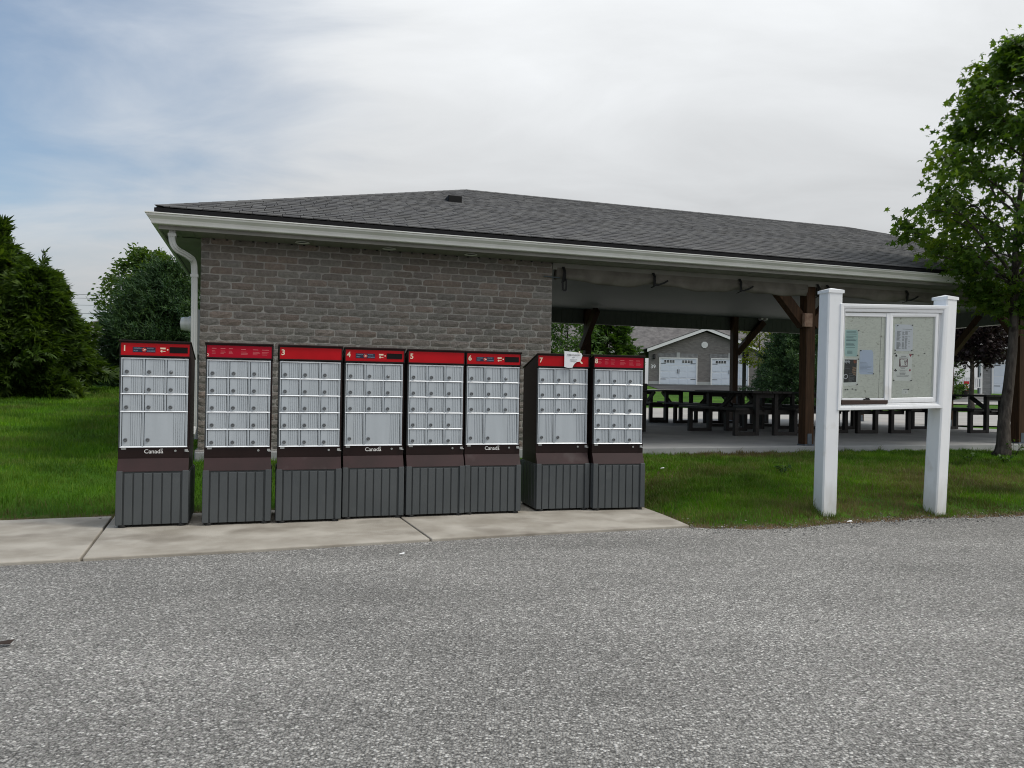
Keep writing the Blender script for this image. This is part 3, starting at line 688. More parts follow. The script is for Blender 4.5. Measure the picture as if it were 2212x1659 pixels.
# the other three slopes, never facing the camera, get coarser courses in the same mesh
for (A, Bq, up0, n_in) in (((S0, db), (S0, -.42), (sl_run, 0), 1), ((S1, -.42), (S1, db), (-sl_run, 0), 1), ((S1, db), (S0, db), (0, -sl_run), 0)):
    A, Bq = np.array(A), np.array(Bq); ed = (Bq - A) / np.linalg.norm(Bq - A); inn = np.array(up0) / sl_run
    for c in range(ncr):
        u = c * exp_ * cs; a, b_ = u + .1, np.linalg.norm(Bq - A) - u - .1; s = a
        while s < b_ - .05:
            w = min(random.uniform(.3, .5), b_ - s); z0 = Z_EAVE + c * exp_ * sn
            p0 = A + ed * s + inn * u; p1 = p0 + ed * (w - .004); q0, q1 = p0 + inn * exp_ * 1.1 * cs, p1 + inn * exp_ * 1.1 * cs
            b0 = len(bv); z1 = z0 + exp_ * 1.1 * sn
            bv += [(*p0, z0 + .012), (*p1, z0 + .012), (*q1, z1 + .003), (*q0, z1 + .003), (*p0, z0), (*p1, z0)]
            bf += [(b0, b0 + 1, b0 + 2, b0 + 3), (b0 + 4, b0 + 5, b0 + 1, b0)]; s += w
me = bpy.data.meshes.new('shingles'); me.from_pydata(bv, [], bf); me.update()
sh = obj('shingle_courses', me, M_shin, roof); sh['kind'] = 'stuff'
# hip and ridge caps, each bent over the line
def caps(p, q, n_, nl, nr):
    p, q = np.array(p, float), np.array(q, float); dv = (q - p) / n_; L_ = np.linalg.norm(dv); dn = dv / L_
    nl, nr = np.array(nl, float), np.array(nr, float)
    lo_, hi_ = np.zeros(3) + (0, 0, .013), np.zeros(3) + (0, 0, .011)
    vs = [nl * .13 + lo_, lo_ + (0, 0, .004), nr * .13 + lo_, nl * .13 + dv * 1.25 + hi_, dv * 1.25 + hi_ + (0, 0, .003), nr * .13 + dv * 1.25 + hi_, nl * .13 + (0, 0, 0.009), nr * .13 + (0, 0, .009)]
    mm = MB().add(vs, [(0, 1, 4, 3), (1, 2, 5, 4), (6, 1, 0), (6, 7, 1), (7, 2, 1)]).mesh('ridge_cap', fix=False)
    for k in range(n_): obj('ridge_cap', mm, M_shin, roof, p + dv * k)
sp_ = np.array([0, cs, sn])
caps((S0, -.42, Z_EAVE), (rl, D_RIDGE, Z_RIDGE), 34, np.array([.15, .85, .02]) * [1, 1, 1] * .9, np.array([1, .05, .0]) * .9)
caps((rl, D_RIDGE, Z_RIDGE), (rr, D_RIDGE, Z_RIDGE), 46, (0, cs, -sn), (0, -cs, -sn))
caps((S1, -.42, Z_EAVE), (rr, D_RIDGE, Z_RIDGE), 34, (-1, .05, 0), (-.15, .85, .02))
# roof vent
vs_, vd_ = 3.36, 2.22
vz = Z_EAVE + (vd_ + .42) * sl_rise / sl_run
m = MB(); m.box(vs_ - .105, vs_ + .105, vd_ - .10, vd_ + .12, vz - .06, vz + .075); m.box(vs_ - .125, vs_ + .125, vd_ + .1, vd_ + .2, vz - .1, vz + .05)
m.build('roof_vent', mat('vent_black', (0.006, 0.006, 0.006), 0.6, spec=.2), pav, bevel=0.012)
# --- ceiling and frieze beams
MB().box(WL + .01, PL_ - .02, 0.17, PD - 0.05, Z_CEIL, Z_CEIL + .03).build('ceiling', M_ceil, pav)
def frieze(a, b, d, axis, face):
    root = MB()
    if axis == 0: root.box(a, b, d, d + .15, Z_SOF + .004, 2.98)
    else: root.box(d, d + .15, a, b, Z_SOF + .004, 2.98)
    ro = root.build('beam', M_white, pav)
    n_ = int((b - a) / .14); w = (b - a) / n_
    mm = MB()
    if axis == 0: mm.box(.002, w - .003, face, face + .012, Z_SOF - .02, Z_CEIL)
    else: mm.box(face, face + .012, .002, w - .003, Z_SOF - .02, Z_CEIL)
    me_ = mm.mesh('frieze_board')
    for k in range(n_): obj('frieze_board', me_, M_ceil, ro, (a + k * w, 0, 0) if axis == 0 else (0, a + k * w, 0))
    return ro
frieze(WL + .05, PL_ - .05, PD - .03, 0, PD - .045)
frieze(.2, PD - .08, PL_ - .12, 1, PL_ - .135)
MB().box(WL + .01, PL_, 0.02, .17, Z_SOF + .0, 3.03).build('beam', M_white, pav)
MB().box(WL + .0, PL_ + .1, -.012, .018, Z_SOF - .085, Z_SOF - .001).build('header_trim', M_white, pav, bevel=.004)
# --- posts with knee braces
PW = 0.15
def post(s, d, braces=(), base=True):
    m = MB(); m.box(s - PW / 2, s + PW / 2, d - PW / 2, d + PW / 2, Z_SLAB + .012, Z_SOF - .001 if d < .2 else Z_CEIL)
    o = m.build('post', M_timber, pav, bevel=.006)
    for (ds, dd, off) in braces:
        p = np.array([s + off[0], d + off[1], 2.12]) + np.array([ds, dd, 0]) * (PW / 2 - .01); q = p + np.array([ds * .80, dd * .80, .84])
        b_ = MB(); b_.bar(p - np.array([0, 0, .0]), q, .13, .15); b_.build('brace', M_timber, o, bevel=.004)
    if base:
        b_ = MB(); b_.box(s - PW / 2 - .006, s + PW / 2 + .006, d - PW / 2 - .006, d + PW / 2 + .006, Z_SLAB, Z_SLAB + .02)
        b_.box(s - .035, s + .035, d - PW / 2 - .006, d - PW / 2 - .001, Z_SLAB, Z_SLAB + .17)
        b_.build('post_base', M_steel, o)
    return o
BAY = 4.04
p2 = post(8.06, 0.09, [(-1, 0, (0, 0)), (1, 0, (0, 0))])
MB().box(8.06 - .155, 8.06 - .02, -.045, .012, 2.08, 2.27).build('brace_block', M_endgr, p2, bevel=.006)
post(12.12, 0.09, [(-1, 0, (0, 0)), (1, 0, (0, 0))])
post(16.12, 0.09, [(-1, 0, (0, 0)), (0, 1, (0, 0))])
post(8.05, PD - .12, [(0, -1, (-.16, 0))])
post(12.13, PD - .12, [(1, 0, (0, 0))])
post(16.12, PD - .12, [(-1, 0, (0, 0)), (0, -1, (0, 0))])
post(16.12, 5.05, [(0, -1, (0, 0)), (0, 1, (0, 0))])
# flood light under the ceiling
fs_, fz_ = atd(1657, 688, PD - .3)
m = MB(); m.box(fs_ - .06, fs_ + .06, PD - .22, PD - .08, fz_ + .04, fz_ + .10); m.lathe([(.035, 0), (.05, .10), (.045, .11)], (fs_ - .07, PD - .2, fz_), 12, 1); m.lathe([(.035, 0), (.05, .10), (.045, .11)], (fs_ + .07, PD - .2, fz_), 12, 1)
m.build('flood_light', M_gut, pav)

# --- electricity meter on the side wall
mt = thing('electricity_meter', 'round glass electricity meter on the left side wall of the pavilion', 'meter', tuple(B(0, 0.55, 0)), YAW)
M_mbox = mat('meter_grey', (0.30, 0.31, 0.31), 0.5, metal=.2); M_mgl = mat('meter_glass', (0.62, 0.64, 0.62), 0.12, spec=.7)
mz = 1.83
MB().box(-.115, 0.012, -.14, .14, mz - .36, mz + .16).build('meter_box', M_mbox, mt, bevel=.01)
m = MB(); m.lathe([(.092, -.11), (.092, -.15), (.082, -.155), (.080, -.20), (.070, -.235), (.02, -.245)], (0, 0, mz), 24, 0); m.build('meter_dial', M_mgl, mt, smooth=False)
m = MB(); m.tube([(-.05, 0, mz - .36), (-.05, 0, .5)], .025, 10); m.build('conduit', M_mbox, mt)
m = MB(); m.box(-.13, -.112, -.09, -.03, mz - .33, mz - .25); m.build('seal_tag', M_gut, mt)

# --- rolled canvas curtains tied up under the eave
M_canv = mat('canvas', (0.215, 0.20, 0.18), 0.9, spec=.15, col2=(0.15, 0.138, 0.122), scale=5, detail=7, bump=.35, bscale=14)
M_strap = mat('black_webbing', (0.010, 0.010, 0.011), 0.8)
def canvas(label, sA, sB, straps, droop, rad, seed):
    t = thing('rolled_canvas', label, 'canvas curtain', tuple(B(sA, 0, 0)), YAW, 'rolled canvas curtains under the pavilion eave')
    r = np.random.default_rng(seed); n_, k_ = 150, 16
    ss = np.linspace(0, sB - sA, n_); st = np.array([x - sA for x in straps])
    dist = np.min(np.abs(ss[:, None] - st[None]), 1); nearest = np.exp(-(dist / .10) ** 2)
    sag = droop * (1 - np.exp(-(dist / .45) ** 2))
    vs = []
    for i in range(n_):
        h = rad * (1.0 - .16 * nearest[i]) * (1 + .07 * math.sin(ss[i] * 5.3 + seed) + .05 * math.sin(ss[i] * 13 + 1))
        zc = Z_SOF - .075 - h * .75 - sag[i] * .6
        for k in range(k_):
            a = 2 * math.pi * k / k_
            wr = 1 + .13 * math.sin(3 * a + ss[i] * 4.1 + seed) + .06 * math.sin(7 * a - ss[i] * 9.0) + .05 * math.sin(5 * a + ss[i] * 21) * nearest[i]
            vs.append((ss[i], .045 - math.cos(a) * .060 * wr, zc + math.sin(a) * h * 1.15 * wr))
    fs = [(i * k_ + k, i * k_ + (k + 1) % k_, (i + 1) * k_ + (k + 1) % k_, (i + 1) * k_ + k) for i in range(n_ - 1) for k in range(k_)] + [tuple(range(k_)), tuple(range((n_ - 1) * k_, n_ * k_))]
    MB().add(vs, fs).build('canvas', M_canv, t, smooth=True)
    # flat head of the curtain between trim and roll
    MB().box(0, sB - sA, -.014, -.008 + .012, Z_SOF - .13, Z_SOF - .06).build('canvas_head', M_canv, t)
    for j, x in enumerate(st):
        i = int(np.argmin(np.abs(ss - x))); h = rad * 1.0
        z0 = Z_SOF - .05; z1 = Z_SOF - .075 - h * 1.9 - sag[i]
        m_ = MB()
        pts = [(x - .01, -.03, z0), (x, -.055, z0 - .05), (x + .005, -.045, (z0 + z1) / 2), (x + .012, -.03, z1), (x + .015, .05, z1 - .012)]
        for a, b_ in zip(pts[:-1], pts[1:]): m_.bar(a, b_, .032, .008, up=(0, 1, .01))
        if j == 0: 
            pts = [(x + .0, -.05, z1 + .10), (x - .03, -.06, z1 - .02), (x - .02, -.06, z1 - .13), (x + .02, -.06, z1 - .13), (x + .03, -.05, z1 + .02)]
        else:
            pts = [(x + .01, -.03, z1 + .01), (x + .06, -.05, z1 + .015), (x + .14, -.055, z1 + .045), (x + .2, -.05, z1 + .08)]
        for a, b_ in zip(pts[:-1], pts[1:]): m_.bar(a, b_, .022, .006, up=(0, 1, .01))
        m_.build('strap', M_strap, t)
    return t
stp = [atd(px_i, 597, 0)[0] for px_i in (1216, 1410, 1596, 1764)]
canvas('tan rolled canvas curtain with four black straps beside the stone wall', WL + .06, 7.98, stp, .012, .076, 3)
stp2 = [8.25, atd(1805, 627, 0)[0] + .3, atd(1955, 632, 0)[0], 11.4]
canvas('darker rolled canvas curtain above the white notice board', 8.2, 12.0, [8.3, stp2[2], 11.6], .0, .07, 8)
m = MB(); rod = thing('curtain_rod', 'thin metal rod end poking from the rolled canvas at the stone corner', 'rod', tuple(B(0, 0, 0)), YAW)
m.tube([(WL - .13, -.05, Z_SOF - .185), (WL + .1, -.02, Z_SOF - .19)], .008, 6); m.build('rod', M_steel, rod)
# ================================================================== MAILBOXES
M_brown = mat('brown_enamel', (0.012, 0.0045, 0.0038), 0.42, spec=.28, col2=(0.016, 0.0065, 0.0055), scale=3, detail=6)
M_skirt = mat('brown_enamel_worn', (0.042, 0.020, 0.0205), 0.50, spec=.25, col2=(0.030, 0.016, 0.0155), scale=5, detail=8, blotch=((0.075, 0.058, 0.056), 4.5, 0.60, 0.80))
M_red = mat('red_decal', (0.50, 0.004, 0.010), 0.30, spec=.22, col2=(0.42, 0.003, 0.008), scale=4)
M_red2 = mat('red_notice_decal', (0.40, 0.003, 0.020), 0.5, spec=.18)
M_alu = mat('brushed_aluminium', (0.485, 0.528, 0.565), 0.5, metal=.12, spec=.4, col2=(0.435, 0.475, 0.508), scale=14, detail=6, stretch=(1, 1, .12))
M_alu_skylit = mat('skylit_aluminium', (0.80, 0.82, 0.84), 0.34, metal=.2, spec=.6)  # for the rails: sky light on their upper faces put into a paler colour
M_grove = mat('aluminium_groove', (0.40, 0.42, 0.435), 0.6, metal=.1)
M_lock = mat('lock_steel', (0.20, 0.21, 0.22), 0.32, metal=.75)
M_dark = mat('slot_black', (0.004, 0.004, 0.004), 0.7, spec=.2)
M_ped = mat('grey_plastic', (0.066, 0.074, 0.078), 0.5, spec=.4, col2=(0.080, 0.088, 0.092), scale=2.2, detail=9, blotch=((0.10, 0.108, 0.11), 6.0, .62, .82), bump=.1, bscale=180)
M_rib = mat('grey_plastic_edge', (0.058, 0.065, 0.068), 0.5, spec=.4)
M_cream = mat('cream_print', (0.80, 0.68, 0.52), 0.6); M_whitep = mat('white_print', (0.85, 0.84, 0.82), 0.6); M_pink = mat('pale_red_print', (0.62, 0.16, 0.17), 0.6)
M_navy = mat('navy_badge', (0.012, 0.018, 0.045), 0.4); M_badge = mat('badge_print', (0.22, 0.27, 0.36), 0.5); M_wing = mat('badge_red', (0.45, 0.02, 0.02), .5)
M_plate = mat('metal_plate', (0.42, 0.43, 0.42), 0.5, metal=.4); M_rubber = mat('rubber_foot', (0.015, 0.015, 0.015), 0.8)
BW, ZT = 0.510, 1.455
def door_mesh(w, h, rib_from, name='compartment_door'):
    """sheet door with a rolled edge and vertical flutes on its right part; front faces -Y, origin at lower left"""
    xs_, ys_ = [0.0, 0.0, 0.004], [0.006, 0.0, -0.0035]
    x = rib_from
    while x < w - 0.012:
        xs_ += [x, x + .0012, x + .0030, x + .0042]; ys_ += [-.0035, -.0002, -.0002, -.0035]; x += 0.0155
    xs_ += [w - .004, w, w]; ys_ += [-.0035, 0, .006]
    n_ = len(xs_); vs = [(a, b, 0) for a, b in zip(xs_, ys_)] + [(a, b, h) for a, b in zip(xs_, ys_)]
    fs = [(k, k + 1, n_ + k + 1, n_ + k) for k in range(n_ - 1)] + [tuple(range(n_ - 1, -1, -1)), tuple(range(n_, 2 * n_))]
    me = bpy.data.meshes.new(name); me.from_pydata(vs, [], fs); me.update(); me.materials.append(M_alu); me.materials.append(M_grove)
    # the flute floors get the darker groove tone
    for k in range(n_ - 1):
        if ys_[k] == -.0002 and ys_[k + 1] == -.0002: me.polygons[k].material_index = 1
    return me
lm_ = MB(); lm_.lathe([(.0135, .002), (.0150, -.004), (.0135, -.0105), (.0098, -.0115), (.0085, -.006), (.0040, -.0055)], (0, 0, 0), 14, 1); lock_me = lm_.mesh('lock')
lm_ = MB(); lm_.lathe([(.0135, .002), (.0145, -.004), (.012, -.0105), (.006, -.0135)], (0, 0, 0), 14, 1); knob_me = lm_.mesh('lock_blank')
for me_ in (lock_me, knob_me): me_.materials.append(M_lock)
FX0, FX1, FZ0, FZ1 = 0.012, 0.496, 0.618, 1.318
rows, cols = 5, 3
cw = (FX1 - FX0 - .010) / cols; rh = (FZ1 - FZ0 - .008) / rows
d_small = door_mesh(cw - .0245, rh - .0155, (cw - .02) * .42)
d_tall = door_mesh(cw - .0245, rh * 2 - .0155, (cw - .02) * .42)
d_wide = door_mesh(cw * 2 - .0245, rh * 2 - .0155, (cw * 2) * .66)
rail_me = MB().extrude([(.012, -.0055), (.000, -.0048), (.000, -.0030), (.0065, .0055), (.012, .0055)], 0, FX0, FX1).mesh('rail')
mul_me = [MB().box(-.005, .004, .003, .0115, 0, 1).mesh('mullion'), MB().box(-.0125, -.0065, .005, .0115, 0, 1).mesh('mullion')]
def T_(o, mesh_name, body, size, x, z, y, mat_, bold=0.0, align='CENTER', name=None):
    me_ = text_mesh(mesh_name, body, size, bold, .0006, align)
    return obj(mesh_name, me_, mat_, o, (x, y, z), (R(90), 0, 0))
def mailbox(i, p, yaw, label, kind, big):
    t = thing('community_mailbox', label, 'mailbox', (p[0], p[1], 0.022), yaw, 'row of eight community mailboxes')
    hd, D = 0.0, 0.45           # header front plane y=0; body depth
    # cabinet sides/back with the top sloping down to the rear
    prof = [(0.022, .43), (D, .43), (D, 1.318), (0.03, ZT - .012), (0.022, ZT - .03)]
    c = MB(); c.extrude(prof, 0, 0.0, BW); cab = c.build('cabinet', M_brown, t, bevel=.003)
    m = MB(); m.add([(-.006, -.012, ZT - .012), (BW + .006, -.012, ZT - .012), (BW + .006, D + .01, 1.325), (-.006, D + .01, 1.325), (-.006, -.012, ZT), (BW + .006, -.012, ZT), (BW + .006, D + .01, 1.337), (-.006, D + .01, 1.337)],
                    [(0, 3, 2, 1), (4, 5, 6, 7), (0, 1, 5, 4), (1, 2, 6, 5), (2, 3, 7, 6), (3, 0, 4, 7)]); m.build('lid', M_brown, t, bevel=.002)
    # header: brown frame round the red panel
    m = MB(); m.box(0, BW, 0, .03, 1.433, ZT - .0125); m.box(0, BW, -.002, .03, 1.326, 1.337); m.box(0, .008, 0, .03, 1.337, 1.433); m.box(BW - .008, BW, 0, .03, 1.337, 1.433)
    m.box(-.001, BW + .001, -.006, .028, 1.340 - .010, 1.340 - .004)
    hdr = m.build('header', M_brown, t)
    m = MB(); m.box(.008, BW - .008, .004, .02, 1.337, 1.433); red = m.build('red_panel', M_red2 if kind == 'notice' else M_red, hdr)
    # number and print
    zc = 1.386
    if kind == 'notice':
        if i == 2: T_(red, 'number', str(i), .030, .016, 1.353, .003, M_cream, .0004)
        else: T_(red, 'number', str(i), .062, .026, 1.392, .003, M_cream, .0014)
        pm_ = MB(); rr_ = random.Random(40 + i)
        for cx in (.045, .110, .172, .265, .355, .425):
            ww = .040 if cx < .25 else .060
            for r_ in range(5):
                if r_ == 1: continue
                l_ = ww * rr_.uniform(.6, 1.0); zz_ = 1.408 - r_ * .010 - (cx > .25) * .004
                pm_.box(cx, cx + l_, .0032, .0042, zz_ - (.0016 if r_ else .0026), zz_ + (.0010 if r_ else .0020))
        pm_.build('printed_lines', M_pink, red)
    else:
        T_(red, 'number', str(i), .064, .034, 1.388, .003, M_cream, .0014)
    if kind == 'logo':
        m = MB(); m.box(.092, .254, .0025, .004, 1.362, 1.402); bd = m.build('logo_badge', M_navy, red)
        for tx, x, z in (('CANADA', .098, 1.392), ('POST', .098, 1.372), ('POSTES', .194, 1.392), ('CANADA', .194, 1.372)):
            T_(bd, 'lettering', tx, .0135, x, z, .0018, M_badge, .0003, 'LEFT')
        m = MB(); m.lathe([(.0165, .0016), (.0165, .0022)], (.173, 0, 1.381), 20, 1); m.build('emblem', M_wing, bd)
        m = MB(); m.add([(.160, .0012, 1.393), (.190, .0012, 1.381), (.160, .0012, 1.372), (.174, .0012, 1.381), (.160, .0016, 1.393), (.190, .0016, 1.381), (.160, .0016, 1.372), (.174, .0016, 1.381)],
                        [(0, 1, 3), (3, 1, 2), (0, 4, 5, 1), (1, 5, 6, 2), (2, 6, 7, 3), (3, 7, 4, 0)]); m.build('wing', M_cream, bd)
        m = MB(); m.box(.288, .326, .0025, .004, 1.389, 1.402); m.box(.290, .324, .002, .0025, 1.391, 1.400); m.build('envelope_sign', M_cream, red)
        m = MB(); m.lathe([(.0085, .0025), (.0085, .004)], (.298, 0, 1.373), 12, 1); m.box(.300, .326, .0025, .004, 1.3705, 1.3755); m.lathe([(.006, .0025), (.006, .004)], (.341, 0, 1.386), 12, 1); m.build('key_sign', M_cream, red)
        m = MB(); m.box(.356, .500 - .012, .0005, .0045, 1.362, 1.408); sl_ = m.build('mail_slot', M_dark, red)
        m = MB(); m.box(.352, .492, -.001, .003, 1.4085, 1.4115); m.build('slot_lip', M_red, red)
    # black strip painted as the shadow in the gap above the doors
    MB().box(.003, BW - .003, .016, .023, 1.3185, 1.327).build('shadow_strip', M_dark, t)
    # silver door bank
    f = MB(); y0, y1 = .004, .022
    f.box(FX0, FX1, .012, .022, FZ0, FZ1)
    rails, muls = [], []
    nb = rows if not big else 3
    for r_ in range(rows + 1):
        if big and r_ == 1: continue
        z = FZ0 + .004 + r_ * rh
        rails.append(z)
    for k in range(cols + 1):
        x = FX0 + .005 + k * cw
        for (za, zb) in (((FZ0, FZ1),) if not (big and k == 2) else ((FZ0 + 2 * rh, FZ1),)):
            muls.append((x, za, zb - za, 0))
            if k > 0: muls.append((x, za, zb - za, 1))
    fr = f.build('door_frame', M_dark, t)
    for z in rails: obj('rail', rail_me, M_alu_skylit, fr, (0, 0, z))
    for x, z, h_, k_ in muls:
        o = obj('mullion', mul_me[k_], M_alu, fr, (x, 0, z)); o.scale = (1, 1, h_)
    for k, r_ in [(k, r_) for r_ in range(rows) for k in range(cols)]:
        if big and r_ < 2: continue
        x = FX0 + .0130 + k * cw; z = FZ0 + .004 + r_ * rh + .0072
        o = obj('compartment_door', d_small, M_alu, t, (x, .009, z))
        lk = obj('lock', knob_me if (kind == 'logo' and k == 2 and r_ == 4) else lock_me, M_lock, o, (.028, -.003, .027))
        if i == 5 and k == 2 and r_ == 3: o['label'] = 'slightly darker compartment door'
    if big:
        z = FZ0 + .004 + .0072
        for k, me_ in ((0, d_tall), (1, d_wide)):
            o = obj('compartment_door', me_, M_alu, t, (FX0 + .0130 + k * cw, .009, z)); obj('lock', lock_me, M_lock, o, (.026, -.003, .048))
            o['label'] = 'large parcel compartment door' if k else 'tall narrow compartment door'
    m = MB(); m.box(.001, .010, .008, .03, FZ0 - .002, FZ1)
    for k in range(18): m.box(.003, .008, .004, .009, FZ0 + .01 + k * .038, FZ0 + .034 + k * .038)
    m.build('hinge', M_rib, t)
    # brown band with wordmark
    m = MB(); m.box(0, BW, .012, .03, .533, .617); band = m.build('band', M_brown, t)
    m = MB(); m.box(.022, .056, .008, .0125, .601, .616); m.build('name_plate', M_plate, band)
    m = MB(); m.lathe([(.0085, .0125), (.0085, .006), (.0055, .005), (.0045, .008), (.0028, .008)], (.410, 0, .588), 16, 1); m.build('band_lock', M_plate, band)
    m = MB(); m.box(.478, .502, .004, .0125, .582, .601); m.box(.486, .510, -.004, .004, .580, .588); m.build('latch', M_plate, band)
    if kind == 'logo':
        T_(band, 'wordmark', 'Canada', .046, .252, .584, .0112, M_whitep, .0003)
        m = MB(); m.box(.302, .306, .0105, .012, .599, .606); m.box(.308, .313, .0105, .012, .599, .606); m.box(.315, .319, .0105, .012, .599, .606); m.build('wordmark_flag', M_whitep, band)
    # sloping skirt
    m = MB(); m.extrude([(.014, .5325), (-.034, .432), (.30, .432), (.30, .5325)], 0, 0, BW); m.build('skirt', M_skirt, t, bevel=.002)
    # ribbed pedestal: corner stiles and a panel of staves with grooves between
    PB, PT = .020, .4305
    c = MB(); c.box(.004, BW - .004, -.024, D + .05, PB, PT); ped = c.build('pedestal', M_rib, t)
    MB().box(-.004, .042, -.042, -.010, PB, PT + .006).build('stile', M_ped, ped, bevel=.004)
    MB().box(BW - .042, BW + .004, -.042, -.010, PB, PT + .006).build('stile', M_ped, ped, bevel=.004)
    a, b_ = .050, BW - .050; ns = 6; pw_ = (b_ - a) / ns
    sm = MB(); sm.box(.0035, pw_ - .0065, -.034, -.022, 0, PT - PB - .012); sme = sm.mesh('stave')
    for k in range(ns):
        o = obj('stave', sme, M_ped, ped, (a + k * pw_, 0, PB)); bv_ = o.modifiers.new('bevel', 'BEVEL'); bv_.width = .003; bv_.segments = 2; bv_.limit_method = 'ANGLE'
    for s_ in (0, 1):
        sm = MB()
        x0 = -.004 if s_ == 0 else BW - .005
        sm.box(x0, x0 + .009, -.0095, D + .055, PB, PT + .004)
        for k in range(6): sm.box(x0 - .005 + .0, x0 + .014, .01 + k * .092, .08 + k * .092, PB + .003, PT - .01)
        sm.build('side_panel', M_ped, ped, bevel=.003)
    for fx in (.03, BW - .055):
        for fy in (-.02, D):
            m = MB(); m.lathe([(.030, 0), (.030, .014), (.026, .021)], (fx + .012, fy + .01, 0), 14); m.build('foot', M_rubber, ped)
    return t
BX = [((249, 1140), (405, 1137)), ((437, 1136), (583, 1131)), ((596, 1131), (735, 1126)), ((740, 1123), (870, 1118)), ((877, 1118), (1002, 1113)), ((1006, 1112), (1122, 1109)), ((1158, 1105), (1273, 1102)), ((1279, 1103), (1394, 1101))]
KIND = ['logo', 'notice', 'plain', 'logo', 'plain', 'logo', 'plain', 'notice']
BIG = [1, 0, 0, 1, 0, 1, 1, 0]
YAWS = [18.2, 17.6, 17.3, 17.5, 17.6, 16.0, 15.6, 14.2]
LB = ['mailbox numbered 1 with badge and mail slot, at the cedar end of the row',
      'mailbox with a tiny number 2 beside the printed notice on its red panel',
      'mailbox with number 3 alone on a plain glossy red panel and fifteen small doors',
      'mailbox numbered 4 with badge, mail slot and one large parcel door',
      'mailbox with number 5 alone on its red panel and whitish scuffs on its brown skirt',
      'mailbox numbered 6 with badge and mail slot, just left of the wide dark gap',
      'mailbox numbered 7 with a torn white paper taped over its red panel',
      'mailbox numbered 8 with printed notice, at the lawn end of the row']
for i in range(8):
    a, b_ = BX[i]; p = atZ(*a, .022); q = atZ(*b_, .022); mid = (p + q) / 2; yw = R(YAWS[i])
    e = np.array([math.cos(yw), math.sin(yw), 0]); nrm_ = np.array([-math.sin(yw), math.cos(yw), 0])
    base = mid - e * BW / 2 + nrm_ * .042
    mailbox(i + 1, base, yw, LB[i], KIND[i], BIG[i])
    if i == 6: base7, yaw7 = base, yw
# torn notice taped on box 7
M_paper = mat('white_paper', (0.80, 0.81, 0.84), 0.8, spec=.2)
M_ink = mat('dark_ink', (0.03, 0.03, 0.04), 0.8); M_inkg = mat('grey_ink', (0.20, 0.21, 0.23), 0.8)
e7 = np.array([math.cos(yaw7), math.sin(yaw7), 0]); n7 = np.array([math.sin(yaw7), -math.cos(yaw7), 0])
nt7 = thing('taped_notice', 'torn white paper notice taped over the red panel of mailbox 7', 'notice', tuple(base7 + e7 * .255 + n7 * .016 + np.array([0, 0, 1.31 + .022])), yaw7)
out7 = [(0, 0), (.035, -.008), (.078, -.006), (.086, .012), (.10, .032), (.125, .050), (.155, .052), (.165, .065), (.180, .110), (.168, .132), (.13, .138), (.06, .143), (0, .148)]
m = MB(); k7 = len(out7)
cv = lambda x, z: -.004 * math.sin(x * 26) - .010 * max(0, .05 - z) * 4
m.add([(x, cv(x, z), z) for x, z in out7] + [(.07, -.004, .08)] + [(x, cv(x, z) + .001, z) for x, z in out7], [(k, (k + 1) % k7, k7) for k in range(k7)] + [(k, k7 + 1 + k, k7 + 1 + (k + 1) % k7, (k + 1) % k7) for k in range(k7)])
m.build('paper', M_paper, nt7)
T_(nt7, 'lettering', 'THREE WHEEL BIKE', .0150, .090, .112, -.0065, M_ink, .0001)
m = MB()
for (a, b_, z) in ((.075, .100, .088), (.055, .125, .068), (.060, .118, .056)): m.box(a, b_, -.0068, -.0060, z - .0022, z + .0022)
m.build('printed_lines', M_inkg, nt7)
m = MB(); m.bar((.15, -.007, .058), (.176, -.008, .034), .014, .002, up=(0, 1, 0)); m.bar((.145, -.006, .150), (.147, -.006, .13), .012, .002, up=(0, 1, 0)); m.build('tape', M_cream, nt7)
